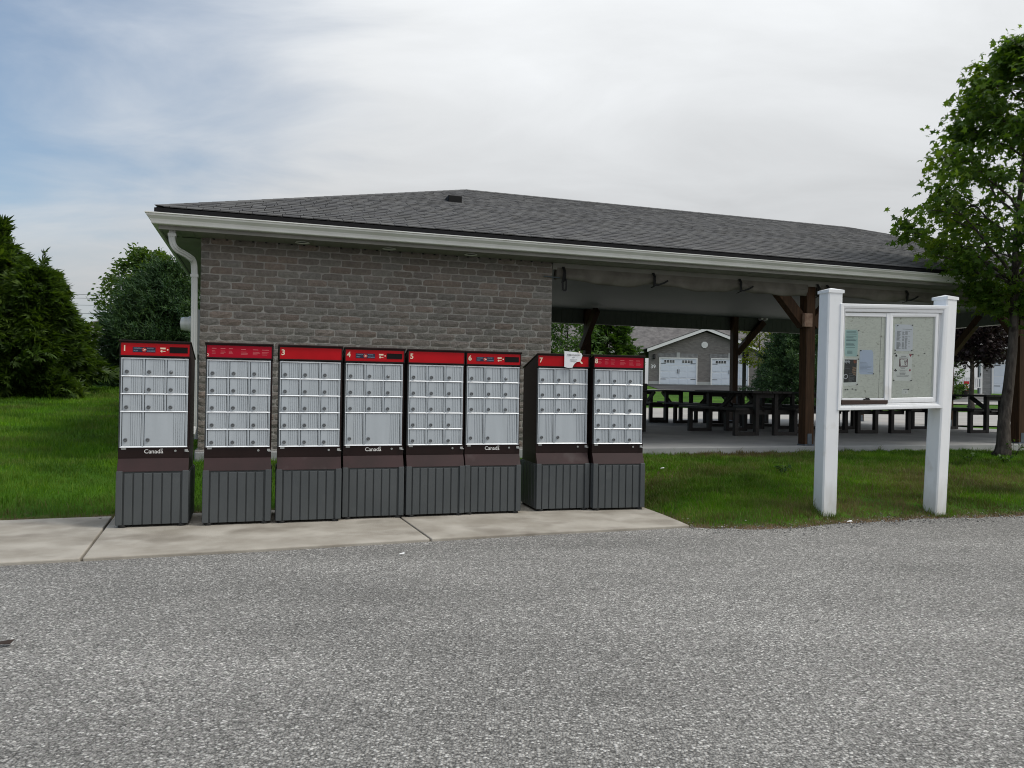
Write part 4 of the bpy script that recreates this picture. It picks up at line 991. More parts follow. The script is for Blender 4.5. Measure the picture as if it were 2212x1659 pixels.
# ================================================================== NOTICE BOARD
SY = R(14.5)
sx_ = np.array([math.cos(SY), math.sin(SY), 0]); sn_ = np.array([math.sin(SY), -math.cos(SY), 0])   # along the board, and out of it towards the parking
PLB = atY(1781, 1097, 7.02) ; PLB[2] = 0
def on_sign(px, py, off=0.0):
    """hit the board plane (offset out of it) and return its own x, z"""
    v = ray(px, py); t = ((PLB + sn_ * off - camp) @ sn_) / (v @ sn_); p = camp + v * t
    return np.array([float((p - PLB) @ sx_), float(p[2])])
nb_ = thing('notice_board', 'white vinyl notice board on two capped posts with sliding glass windows', 'notice board', tuple(PLB), SY)
M_vinyl = mat('white_vinyl', (0.86, 0.87, 0.88), 0.32, spec=.5, col2=(0.82, 0.835, 0.85), scale=2.2, detail=8, blotch=((0.66, 0.65, 0.61), 5, .62, .8))
def weathered(m_):
    t_ = m_.node_tree; b_ = t_.nodes['Principled BSDF']; s_ = b_.inputs['Base Color'].links[0].from_socket; g_ = t_.nodes.new('ShaderNodeNewGeometry'); p_ = t_.nodes.new('ShaderNodeSeparateXYZ'); t_.links.new(g_.outputs['Position'], p_.inputs[0])
    n_ = t_.nodes.new('ShaderNodeTexNoise'); mp_ = t_.nodes.new('ShaderNodeMapping'); t_.links.new(g_.outputs['Position'], mp_.inputs[0]); mp_.inputs['Scale'].default_value = (1, 1, .35); t_.links.new(mp_.outputs[0], n_.inputs[0]); n_.inputs['Scale'].default_value = 14; n_.inputs['Detail'].default_value = 8
    r_ = t_.nodes.new('ShaderNodeMapRange'); t_.links.new(p_.outputs[2], r_.inputs[0])
    for i_, v_ in enumerate((0.06, 0.42, 0.62, 0.0)): r_.inputs[i_ + 1].default_value = v_
    a_ = t_.nodes.new('ShaderNodeMath'); a_.operation = 'ADD'; t_.links.new(r_.outputs[0], a_.inputs[0]); t_.links.new(n_.outputs[0], a_.inputs[1])
    q_ = t_.nodes.new('ShaderNodeMapRange'); t_.links.new(a_.outputs[0], q_.inputs[0]); q_.inputs[1].default_value = .56; q_.inputs[2].default_value = 1.25; q_.inputs[4].default_value = .42
    x_ = t_.nodes.new('ShaderNodeMix'); x_.data_type = 'RGBA'; t_.links.new(q_.outputs[0], x_.inputs[0]); t_.links.new(s_, x_.inputs[6]); x_.inputs[7].default_value = (.33, .31, .23, 1); t_.links.new(x_.outputs[2], b_.inputs['Base Color'])
weathered(M_vinyl)    # splash dirt near the ground
M_board = mat('painted_chipboard', (0.74, 0.76, 0.69), 0.85, spec=.15, col2=(0.62, 0.64, 0.575), scale=34, detail=7, stretch=(1, 1, 2.2), lo=.45, hi=.72, blotch=((0.36, 0.36, 0.29), 30, .64, .76))
M_sill = mat('brown_wood_strip', (0.060, 0.034, 0.026), 0.6, col2=(0.035, 0.020, 0.016), scale=30, stretch=(1, 1, 8))
M_glass = glass_mat('window_glass', (0.99, 1.0, 0.995))
def lean_post(x0, z0, x1, z1, yoff, twist, w):
    """square post from its foot to its top, corners bevelled, slightly out of plumb"""
    m = MB(); c, s = math.cos(twist), math.sin(twist); h = w / 2; b_ = .012
    loop = [(-h + b_, -h), (h - b_, -h), (h, -h + b_), (h, h - b_), (h - b_, h), (-h + b_, h), (-h, h - b_), (-h, -h + b_)]
    vs = []
    for z, xc in ((z0, x0), (z1, x1)): vs += [(xc + c * u - s * v, yoff + s * u + c * v, z) for u, v in loop]
    m.add(vs, [(k, (k + 1) % 8, 8 + (k + 1) % 8, 8 + k) for k in range(8)] + [tuple(range(8)), tuple(range(15, 7, -1))])
    o = m.build('post', M_vinyl, nb_)
    cp = MB(); h2 = h + .007
    vs = [(x1 + c * u - s * v, yoff + s * u + c * v, z) for z, k in ((z1 - .002, h2), (z1 + .026, h2)) for u, v in ((-k, -k), (k, -k), (k, k), (-k, k))] + [(x1, yoff, z1 + .050)]
    cp.add(vs, [(0, 3, 2, 1), (0, 1, 5, 4), (1, 2, 6, 5), (2, 3, 7, 6), (3, 0, 4, 7), (4, 5, 8), (5, 6, 8), (6, 7, 8), (7, 4, 8)])
    cp.build('cap', M_vinyl, o)
    return o
pw_ = .150
lf, lt = on_sign(1781, 1100), on_sign(1795, 634)
gl = float(ground_z(*(PLB + sx_ * 0)[:2]))
lean_post(lf[0], gl - .05, lt[0], lt[1], 0.0, R(-1), pw_)
rf, rt = on_sign(2021.5, 1080), on_sign(2045.5, 648)
lean_post(rf[0], gl - .05, rt[0], rt[1], 0.02, R(11), pw_)
FO = -0.085                    # frame front plane in board space (towards the camera)
cr = lambda x, y: (1.7361 ** -1 * (3100 + x / 3.4556), 1.7361 ** -1 * (1100 + y / 3.4556))
def S(pt, y=FO): 
    q_ = on_sign(*cr(*pt), -y); return np.array([q_[0], y, q_[1]])
def bezel(name, outer, inner, yf, yb, m_, parent, lip=0.006):
    """mitred window frame between two quads of picture-crop corners lying in the board plane"""
    o_ = [S(p, yf) for p in outer]; i_ = [S(p, yf) for p in inner]
    for k in range(4):
        k2 = (k + 1) % 4; m = MB()
        of = [o_[k], o_[k2]]; inn = [i_[k], i_[k2]]
        midA, midB = o_[k] * .45 + i_[k] * .55, o_[k2] * .45 + i_[k2] * .55
        prof = [(o_[k], o_[k2], yf + lip), (o_[k] * .9 + i_[k] * .1, o_[k2] * .9 + i_[k2] * .1, yf), (midA, midB, yf), (i_[k] * .9 + o_[k] * .1, i_[k2] * .9 + o_[k2] * .1, yf + lip * .6), (i_[k], i_[k2], yf + lip * 1.4)]
        vs = []
        for a, b_, y in prof: vs += [(a[0], y, a[2]), (b_[0], y, b_[2])]
        vs += [(i_[k][0], yb, i_[k][2]), (i_[k2][0], yb, i_[k2][2]), (o_[k][0], yb, o_[k][2]), (o_[k2][0], yb, o_[k2][2])]
        n_ = len(vs) // 2
        m.add(vs, [(2 * j, 2 * j + 1, 2 * ((j + 1) % n_) + 1, 2 * ((j + 1) % n_)) for j in range(n_)] + [tuple(range(0, 2 * n_, 2)), tuple(range(2 * n_ - 1, 0, -2))])
        m.build(name, m_, parent)
fr_ = MB()
A4 = [S(p, -.035) for p in ((192, 140), (1583, 168), (1505, 1485), (152, 1512))]
vs = [(p[0], -.035, p[2]) for p in A4] + [(p[0], -.017, p[2]) for p in A4]
fr_.add(vs, [(0, 1, 2, 3), (7, 6, 5, 4), (0, 4, 5, 1), (1, 5, 6, 2), (2, 6, 7, 3), (3, 7, 4, 0)])
bk = fr_.build('back_panel', M_board, nb_)
bezel('outer_frame', [(185, 130), (1592, 160), (1512, 1490), (143, 1520)], [(240, 190), (1528, 212), (1455, 1437), (192, 1464)], FO, .05, M_vinyl, nb_)
bezel('track_frame', [(240, 190), (1528, 212), (1455, 1437), (192, 1464)], [(246, 236), (1510, 258), (1440, 1415), (200, 1440)], FO + .014, .05, M_vinyl, nb_, .004)
# fixed left light: head rail, bottom rail, meeting stile; right sash slides in front of it
def quadbar(name, pts, yf, yb, m_, parent, bev=.003):
    P = [S(p, yf) for p in pts]
    m = MB(); vs = [(p[0], yf, p[2]) for p in P] + [(p[0], yb, p[2]) for p in P]
    m.add(vs, [(0, 1, 2, 3), (7, 6, 5, 4), (0, 4, 5, 1), (1, 5, 6, 2), (2, 6, 7, 3), (3, 7, 4, 0)])
    return m.build(name, m_, parent, bevel=bev)
quadbar('head_rail', [(244, 250), (780, 258), (780, 305), (246, 295)], -.056, .03, M_vinyl, nb_)
quadbar('bottom_rail', [(206, 1358), (752, 1358), (752, 1388), (204, 1386)], -.057, .03, M_vinyl, nb_)
quadbar('meeting_stile', [(782, 258), (832, 258), (797, 1400), (752, 1400)], -.0605, .01, M_vinyl, nb_)
bezel('sash_frame', [(822, 254), (1458, 258), (1415, 1408), (796, 1422)], [(868, 305), (1416, 306), (1380, 1342), (844, 1356)], FO + .022, -.03, M_vinyl, nb_, .004)
quadbar('side_channel', [(1462, 262), (1482, 262), (1428, 1410), (1412, 1410)], -.045, .03, M_vinyl, nb_, .001)
quadbar('brown_sill', [(198, 1384), (796, 1384), (792, 1432), (196, 1444)], FO + .006, -.03, M_sill, nb_)
quadbar('window_pane', [(250, 290), (785, 295), (755, 1372), (205, 1372)], -.051, -.0495, M_glass, nb_, 0)
quadbar('window_pane', [(862, 300), (1420, 300), (1384, 1350), (838, 1364)], -.0585, -.057, M_glass, nb_, 0)
m = MB(); q_ = S((510, 1370), -.05); m.box(q_[0] - .035, q_[0] + .035, -.062, -.04, q_[2] - .006, q_[2] + .004); m.box(q_[0] - .01, q_[0] + .025, -.066, -.05, q_[2] + .002, q_[2] + .012); m.build('window_latch', M_black, nb_)
quadbar('board_joint', [(712, 310), (716, 310), (672, 1355), (667, 1355)], -.0358, -.030, M_found, nb_, 0)
# papers: each is pinned on the board, flat sheet with its own print
M_teal = mat('teal_paper', (0.46, 0.66, 0.64), 0.8); M_lilac = mat('lilac_paper', (0.56, 0.65, 0.82), 0.8); M_off = mat('off_white_paper', (0.82, 0.84, 0.81), 0.8)
M_list = mat('list_paper', (0.74, 0.77, 0.83), 0.8); M_blk = mat('black_print', (0.012, 0.014, 0.012), 0.6); M_orange = mat('orange_print', (0.30, 0.07, 0.02), .6, col2=(0.05, 0.02, 0.015), scale=60)
M_skin = mat('tan_print', (0.36, 0.24, 0.15), .7, col2=(0.16, 0.09, 0.05), scale=80); M_rose = mat('crimson_print', (0.34, 0.02, 0.05), .7); M_mauve = mat('mauve_print', (0.16, 0.09, 0.10), .7)
M_blueg = mat('blue_grey_ink', (0.18, 0.25, 0.33), .8); M_tealink = mat('teal_ink', (0.10, 0.18, 0.19), .8)
YP = -.0368
def paper(name, label, quad, m_, cat='notice'):
    P = [S(p, YP) for p in quad]; o0 = PLB + sx_ * P[3][0] - sn_ * YP + np.array([0, 0, P[3][2]])
    t = thing(name, label, cat, tuple(o0), SY)
    vs = [(p[0] - P[3][0], 0 + .002 * (k % 2), p[2] - P[3][2]) for k, p in enumerate(P)]
    m = MB(); m.add(vs + [(x, y + .0012, z) for x, y, z in vs], [(0, 1, 2, 3), (7, 6, 5, 4), (0, 4, 5, 1), (1, 5, 6, 2), (2, 6, 7, 3), (3, 7, 4, 0)])
    m.build('sheet', m_, t)
    def uv(u, v):            # u to the right, v downwards, 0..1
        a = np.array(vs[0]) * (1 - u) + np.array(vs[1]) * u; b_ = np.array(vs[3]) * (1 - u) + np.array(vs[2]) * u
        return a * (1 - v) + b_ * v
    def ink(nm, polys, mm, lift=.0016):
        m2 = MB()
        for pl in polys:
            pts = [uv(*p) for p in pl]; k = len(pts)
            m2.add([(x, y - lift, z) for x, y, z in pts] + [(x, y - lift * .3, z) for x, y, z in pts], [tuple(range(k))] + [(j, k + j, k + (j + 1) % k, (j + 1) % k) for j in range(k)])
        return m2.build(nm, mm, t)
    def pins(uvs):
        for u, v in uvs:
            c = uv(u, v); m2 = MB(); m2.lathe([(.004, -.002), (.004, -.008), (.006, -.010)], (c[0], c[1], c[2]), 8, 1); m2.build('push_pin', M_black, t)
    return t, ink, pins
def rect(u0, u1, v0, v1): return [(u0, v0), (u1, v0), (u1, v1), (u0, v1)]
rl_ = random.Random(5)
t, ink, pins = paper('teal_notice', 'pale teal notice sheet at the upper left of the board', [(246, 470), (412, 474), (398, 818), (232, 818)], M_teal)
ink('printed_lines', [rect(.08, .62 + .3 * rl_.random(), v, v + .012) for v in (.05, .08, .11, .16, .23, .26, .29, .34, .37, .39, .41, .50, .53, .55, .58, .66)] + [rect(.2, .6, v, v + .012) for v in (.79, .82, .85, .88)], M_tealink); pins([(1.0, .02), (.98, .96)])
t, ink, pins = paper('lilac_letter', 'lilac letter sheet right of the black poster', [(432, 732), (606, 736), (606, 1050), (420, 1050)], M_lilac)
ink('printed_lines', [rect(.06, .5 + .4 * rl_.random(), v, v + .010) for v in np.linspace(.52, .86, 8)] + [rect(.6, .95, .93, .945)], M_blueg); pins([(.03, .03), (.97, .98)])
t, ink, pins = paper('black_poster', 'black poster with tan hands and a white ring below the teal notice', [(230, 842), (412, 846), (398, 1190), (214, 1200)], M_off, 'poster')
ink('dark_print', [rect(.02, .90, .04, .88)], M_blk, .0012)
ink('picture', [[(.62, .06), (.88, .05), (.88, .16), (.74, .20), (.62, .14)], ], M_orange, .002)
ink('hands', [[(.60, .30), (.88, .34), (.89, .40), (.62, .37)], [(.56, .38), (.88, .42), (.88, .48), (.60, .46)], [(.55, .47), (.88, .51), (.88, .57), (.60, .54)], [(.62, .55), (.87, .60), (.87, .64), (.70, .61)]], M_skin, .002)
ring = []
for k in range(20):
    a, b_ = 2 * math.pi * k / 20, 2 * math.pi * (k + 1) / 20
    ring.append([(.15 + .15 * math.cos(a), .66 + .085 * math.sin(a)), (.15 + .15 * math.cos(b_), .66 + .085 * math.sin(b_)), (.15 + .12 * math.cos(b_), .66 + .066 * math.sin(b_)), (.15 + .12 * math.cos(a), .66 + .066 * math.sin(a))])
ink('ring', ring + [rect(.02 + .07 * k, .045 + .07 * k, .06 + .02 * (k % 2), .15 + .02 * (k % 3)) for k in range(6)] + [rect(.02, .42, .115, .122)], M_list, .002)
ink('small_print', [rect(.36, .36 + .4 * rl_.random(), v, v + .008) for v in np.linspace(.55, .84, 12)] + [rect(.05, .4, .36, .37), rect(.05, .3, .31, .32)], M_inkg, .002); pins([(.98, .02), (.95, .97)])
t, ink, pins = paper('name_list', 'pinned list sheet with columns of small grey print in the right window', [(892, 400), (1126, 408), (1112, 752), (880, 748)], M_list)
L_ = []
for (u, wmax) in ((.10, .24), (.40, .14), (.56, .15), (.74, .12)):
    for r_ in range(34):
        v = .25 + r_ * .0200
        if rl_.random() < (.92 if u < .7 else .28): L_.append(rect(u, u + wmax * rl_.uniform(.55, 1), v, v + .010))
ink('printed_lines', L_ + [rect(.40, .93, .165, .18)], M_inkg); pins([(.10, .05), (.92, .02), (.02, .97), (.93, .97)])
t, ink, pins = paper('card_game_flyer', 'cream flyer with card suits and a brown picture below the name list', [(880, 780), (1112, 786), (1096, 1134), (864, 1130)], M_off, 'flyer')
ink('picture_frame', [rect(.28, .76, .18, .48)], M_mauve, .0012); ink('picture', [[(.34, .23), (.44, .20), (.60, .42), (.38, .46)], [(.44, .22), (.70, .20), (.72, .43), (.52, .45)]], M_off, .0018)
ink('picture_detail', [rect(.56, .62, .25, .30), rect(.64, .69, .24, .31), rect(.57, .68, .32, .36), rect(.60, .66, .38, .41)], M_mauve, .0024)
ink('printed_lines', [rect(.38, .66, .085, .105), rect(.27, .76, .145, .158)] + [rect(.5 - h, .5 + h, v, v + .012) for v, h in ((.51, .15), (.54, .12), (.60, .22), (.63, .14), (.67, .16), (.71, .20), (.735, .15), (.76, .13))] + [rect(.14, .86, .79, .802), rect(.18, .82, .84, .852)], M_inkg)
ink('spade', [[(.10, .02), (.165, .085), (.15, .11), (.11, .10), (.125, .13), (.075, .13), (.09, .10), (.05, .11), (.035, .085)]], M_blk)
circ = lambda u, v, r_: [(u + r_ * math.cos(a), v + r_ * .66 * math.sin(a)) for a in np.linspace(0, 2 * math.pi, 9)[:-1]]
ink('club', [circ(.10, .585, .035), circ(.06, .63, .035), circ(.14, .63, .035), [(.09, .62), (.11, .62), (.125, .665), (.075, .665)]], M_blk)
ink('heart', [[(.90, .115), (.975, .03), (.965, .008), (.93, .004), (.90, .025), (.87, .004), (.835, .008), (.825, .03)]], M_rose)
ink('diamond', [[(.90, .55), (.955, .605), (.90, .66), (.845, .605)]], M_rose); pins([(0, 1.0), (.96, .99), (0, .0), (1, .02)])
t, ink, pins = paper('small_card', 'small white card pinned low in the right window of the board', [(978, 1240), (1056, 1243), (1052, 1302), (972, 1298)], M_off, 'card')
ink('printed_lines', [rect(.15, .9, .06, .14), rect(.62, .72, .5, .8)], M_inkg); pins([(.96, .06)])
for k, (x, y) in enumerate(((1263, 777), (238, 1249), (265, 1246), (330, 1240), (372, 1252))):
    q_ = S((x, y), YP); m = MB(); m.lathe([(.0035, .004), (.0035, -.008), (.006, -.010)], (0, 0, 0), 8, 1)
    o = m.build('push_pin', M_black, bk, (q_[0], YP, q_[2]))
# ================================================================== PICNIC TABLES
M_tbl = mat('dark_recycled_plank', (0.022, 0.019, 0.018), 0.55, spec=.35, col2=(0.032, 0.028, 0.026), scale=6, stretch=(6, 6, 1), bump=.1, bscale=40)
TL = 1.83
def picnic_table():
    t = thing('picnic_table', 'x', 'picnic table', (0, 0, 0), 0, 'dark picnic tables under the pavilion')
    for k in range(4):
        MB().box(-.395 + k * .199, -.395 + k * .199 + .193, 0, TL, .725, .765).build('top_plank', M_tbl, t, bevel=.006)
    for s in (-1, 1):
        for k in range(1): MB().box(s * .60 - .13, s * .60 + .13, -.02, TL + .02, .435, .475).build('bench_plank', M_tbl, t, bevel=.006)
        for y in (.14, TL - .23):
            m = MB(); m.box(s * .19 - .036, s * .19 + .036, y, y + .08, .0, .725); m.build('leg', M_tbl, t, bevel=.004)
            m = MB(); m.box(s * .60 - .036, s * .60 + .036, y + .002, y + .078, .0, .435); m.build('leg', M_tbl, t, bevel=.004)
            m = MB(); m.box(min(s * .226, s * .564), max(s * .226, s * .564), y + .005, y + .075, .0, .06); m.build('ground_rail', M_tbl, t)
    for y in (.14, TL - .23):
        MB().box(-.145, .145, y + .01, y + .08, .65, .724).build('cross_rail', M_tbl, t)
        MB().box(-.555, .555, y + .092, y + .132, .36, .434).build('bench_rail', M_tbl, t)
    for y0_, y1_ in ((.23, .72), (TL - .23, TL - .72)):
        m = MB(); m.bar((0, y0_, .40), (0, y1_, .715), .07, .05, up=(1, 0, 0)); m.build('brace', M_tbl, t)
    return t
tp = [(3.86, 17.9, 18, 'picnic table behind mailbox 8, farthest left under the pavilion'),
      (4.44, 13.1, 18, 'nearest picnic table left of the front timber post, in full view'),
      (4.86, 16.4, 18, 'picnic table right behind the nearest one, its top poking out to the left'),
      (6.05, 16.7, 18, 'picnic table in front of the dark spruce, partly behind the timber post'),
      (5.80, 14.2, 18, 'picnic table hidden behind the left post of the notice board'),
      (7.15, 14.5, 18, 'picnic table under the middle of the white notice board'),
      (9.75, 15.3, 17, 'picnic table right of the notice board, behind the maple trunk')]
pt0 = picnic_table()
for i, (x, y, a, lb) in enumerate(tp):
    o = pt0 if i == 0 else copy_tree(pt0)
    o.location = (x, y, Z_SLAB if to_sd(x, y)[1] < 8.9 else Z_SLAB + .01); o.rotation_euler = (0, 0, R(a)); o['label'] = lb
# park bench end beside mailbox 8
bt = thing('park_bench', 'dark bench with curved arm at the slab edge right behind mailbox 8', 'bench', (2.40, 13.9, Z_SLAB), R(108))
for yy in (0, 1.3):
    m = MB(); m.tube([(.0, yy, 0), (.0, yy, .62), (.05, yy, .66), (.3, yy, .65), (.42, yy, .62), (.46, yy, .55), (.46, yy, 0)], .035, 8); m.box(.0, .46, yy - .02, yy + .02, .38, .44); m.build('side_frame', M_tbl, bt)
for k in range(3): MB().box(.03 + k * .14, .155 + k * .14, -.04, 1.34, .44, .47).build('seat_plank', M_tbl, bt)
for k in range(2): MB().box(-.02, .02, -.04, 1.34, .58 + k * .16, .71 + k * .16).build('back_plank', M_tbl, bt)

# ================================================================== TREES
M_bark = mat('maple_bark', (0.115, 0.098, 0.085), 0.95, spec=.1, col2=(0.060, 0.050, 0.044), scale=22, detail=9, stretch=(1, 1, .30), bump=1.0, bscale=42, blotch=((0.035, 0.028, 0.024), 6, .60, .70))
M_bark2 = mat('dark_bark', (0.050, 0.040, 0.033), 0.95, spec=.1, col2=(0.028, 0.022, 0.018), scale=18, stretch=(1, 1, .3), bump=.7)
def instance_leaves(name, tv, tf, pos, ax, ay, size, m_, parent):
    """many small leaf-shaped faces: template verts tv (k,3) with faces tf placed by position, two axes, size"""
    az = np.cross(ax, ay); k = len(tv); n = len(pos)
    V = pos[:, None] + size[:, None, None] * (tv[None, :, 0:1] * ax[:, None] + tv[None, :, 1:2] * ay[:, None] + tv[None, :, 2:3] * az[:, None])
    tri = [f for f in tf if len(f) == 3]; qd = [f for f in tf if len(f) == 4]
    b = np.arange(n)[:, None, None] * k
    q = (b + np.array(qd)[None]).reshape(-1, 4) if qd else None; t = (b + np.array(tri)[None]).reshape(-1, 3) if tri else None
    return obj(name, mesh_np(name, V.reshape(-1, 3), q, t), m_, parent)
def norm(v): return v / (np.linalg.norm(v, axis=-1, keepdims=True) + 1e-9)
def frame(d, g):
    """axes with y along d and random roll g"""
    ref = np.where(np.abs(d[:, 2:3]) > .9, np.array([[1., 0, 0]]), np.array([[0, 0, 1.]]))
    a = norm(np.cross(d, ref)); b = np.cross(a, d)
    return a * np.cos(g)[:, None] + b * np.sin(g)[:, None], d
MAPLE = (np.array([(0, -.45, 0), (.10, -.12, .02), (.42, -.22, -.06), (.28, .05, .03), (.52, .22, -.10), (.20, .20, .04), (.0, .60, -.12), (-.20, .20, .04), (-.52, .22, -.10), (-.28, .05, .03), (-.42, -.22, -.06), (-.10, -.12, .02)]),
         [(0, 1, 11), (1, 2, 3), (1, 3, 9, 11), (9, 10, 11), (3, 4, 5), (3, 5, 7, 9), (7, 8, 9), (5, 6, 7)])
OVAL = (np.array([(0, -.5, 0), (.24, -.1, .05), (.16, .28, .0), (0, .55, -.1), (-.16, .28, .0), (-.24, -.1, .05)]), [(0, 1, 5), (1, 2, 4, 5), (2, 3, 4)])
def spray(nf, spread, seed, wid=.055):
    r = np.random.default_rng(seed); vs, fs = [], []
    for k in range(nf):
        a = (k / (nf - 1) - .5) * spread; l = r.uniform(.55, 1.0) * (1 - .35 * abs(a) / (spread / 2 + .01)); y0_ = r.uniform(0, .25)
        dx, dy = math.sin(a), math.cos(a); px_, py_ = dy * wid, -dx * wid; b = len(vs); z = r.uniform(-.08, .08)
        vs += [(0, y0_, 0), (dx * l * .5 + px_, y0_ + dy * l * .5 + py_, z), (dx * l, y0_ + dy * l, -.10 + z), (dx * l * .5 - px_, y0_ + dy * l * .5 - py_, z)]
        fs += [(b, b + 1, b + 2, b + 3)]
    return np.array(vs), fs
CEDAR = spray(6, 1.7, 1, .075)
def brush(seed):
    r = np.random.default_rng(seed); vs, fs = [], []
    for k in range(11):
        a = k / 11 * 2 * math.pi * 2.4; y = k / 11 * .85; b = len(vs); l = .26 * (1 - .3 * y)
        c, s = math.cos(a), math.sin(a); vs += [(-s * .03, y - .03, c * .03), (s * .03, y + .03, -c * .03), (c * l, y + .17, s * l)]
        fs += [(b, b + 1, b + 2)]
    b = len(vs); vs += [(-.035, 0, 0), (.035, 0, 0), (0, 1.05, 0), (0, 0, -.035), (0, 0, .035)]; fs += [(b, b + 1, b + 2), (b + 3, b + 4, b + 2)]
    return np.array(vs), fs
SPRUCE = brush(4)
def limb(p, q, bow, n_=6, r=None, jit=.03):
    r = r or random; pts = []
    for i in range(n_ + 1):
        t = i / n_; x = np.array(p) * (1 - t) + np.array(q) * t; x[2] += bow * math.sin(math.pi * t)
        if 0 < i < n_: x += np.array([r.uniform(-jit, jit) for _ in range(3)])
        pts.append(x)
    return pts
def broadleaf(name, label, group, base, axis_top, prof, trunk_r, nlimb, nleaf, lsize, lm, bark, seed, tmpl=OVAL, first=.25, droop=.25, clump=.16, cat='tree', shell=.5):
    """prof: list of (height above base, crown radius); axis_top: horizontal shift of the crown axis at the top"""
    t = thing(name, label, cat, tuple(base), 0, group); r = random.Random(seed); g = np.random.default_rng(seed)
    ph = np.array([p[0] for p in prof]); pr = np.array([p[1] for p in prof]); H_ = ph[-1]; h0 = ph[0]
    ax = lambda h: np.array([axis_top[0] * h / H_, axis_top[1] * h / H_, h])
    tm_ = MB(); hs = np.linspace(0, H_ * .93, 12)
    tp_ = [ax(h) + np.array([math.sin(h * 2.1 + seed) * .02, math.cos(h * 1.7) * .02, 0]) for h in hs]
    rr_ = [trunk_r * (1 - .92 * (h / H_) ** .8) + trunk_r * .45 * math.exp(-h / .12) for h in hs]
    extra = [(ax(.08), trunk_r * 1.22), (ax(.2), trunk_r * 1.04)]
    pts = [tp_[0]] + [e[0] for e in extra] + tp_[1:]; rad = [rr_[0]] + [e[1] for e in extra] + rr_[1:]
    tm_.tube(pts, rad, 14)
    tm_.build('trunk', bark, t, smooth=True)
    bm_ = MB(); nodes = []
    for i in range(nlimb):
        f = (i + .5) / nlimb; h_end = h0 + (H_ - h0) * (f ** .85); az = i * 2.399 + r.uniform(-.4, .4)
        rad_ = np.interp(h_end, ph, pr) * r.uniform(.72, 1.0)
        h_st = max(h0 * .75, h_end - rad_ * r.uniform(.45, .95)); p = ax(min(h_st, H_ * .9)); q = ax(h_end) + np.array([math.cos(az), math.sin(az), 0]) * rad_
        lp = limb(p, q, .10 * rad_, 6, r, .04); r1 = max(.008, trunk_r * .34 * (1 - f * .6))
        bm_.tube(lp, list(np.linspace(r1, .006, 7)), 6)
        nodes += [(x, rad_) for x in lp[2:]] + [(lp[-1], rad_)] * 2
        for k in range(5):
            a = lp[2 + k % 5]; az2 = az + r.uniform(-1.3, 1.3); l2 = rad_ * r.uniform(.25, .55)
            b_ = a + np.array([math.cos(az2) * l2, math.sin(az2) * l2, r.uniform(-.1, .5) * l2])
            hb = b_[2]; lim = np.interp(hb, ph, pr); off = b_ - ax(hb); dd = math.hypot(off[0], off[1])
            if dd > lim: b_[:2] = ax(hb)[:2] + off[:2] / dd * lim
            l3 = limb(a, b_, .02, 3, r, .02); bm_.tube(l3, list(np.linspace(r1 * .4, .004, 4)), 5); nodes += [(x, l2) for x in l3[1:]] + [(b_, l2)]
    bm_.build('limbs', bark, t, smooth=True)
    P = np.array([x for x, _ in nodes]); k = g.integers(0, len(P), nleaf)
    pos = P[k] + g.normal(0, clump, (nleaf, 3)) * np.array([1, 1, .8])
    # part of the leaves fill the envelope itself
    m2 = int(nleaf * shell); hh = np.interp(g.uniform(0, 1, m2), np.linspace(0, 1, len(ph)), ph); rr2 = np.interp(hh, ph, pr) * np.sqrt(g.uniform(.15, 1.0, m2)); aa = g.uniform(0, 2 * np.pi, m2)
    nz_ = np.sin(aa * 3 + hh * 2.6 + seed) + np.sin(aa * 5 - hh * 4.1) + .8 * np.sin(hh * 7.3 + aa)
    ok = nz_ > -.35
    pos[:m2][ok] = np.stack([axis_top[0] * hh / H_ + np.cos(aa) * rr2, axis_top[1] * hh / H_ + np.sin(aa) * rr2, hh], -1)[ok]
    outd = norm(pos - np.stack([axis_top[0] * pos[:, 2] / H_, axis_top[1] * pos[:, 2] / H_, pos[:, 2] - .2], -1))
    d = norm(outd + g.normal(0, .55, (nleaf, 3)) + np.array([0, 0, -droop])); a, b_ = frame(d, g.normal(0, .9, nleaf))
    instance_leaves('crown', tmpl[0], tmpl[1], pos, a, b_, lsize * g.uniform(.6, 1.2, nleaf), lm, t)
    return t
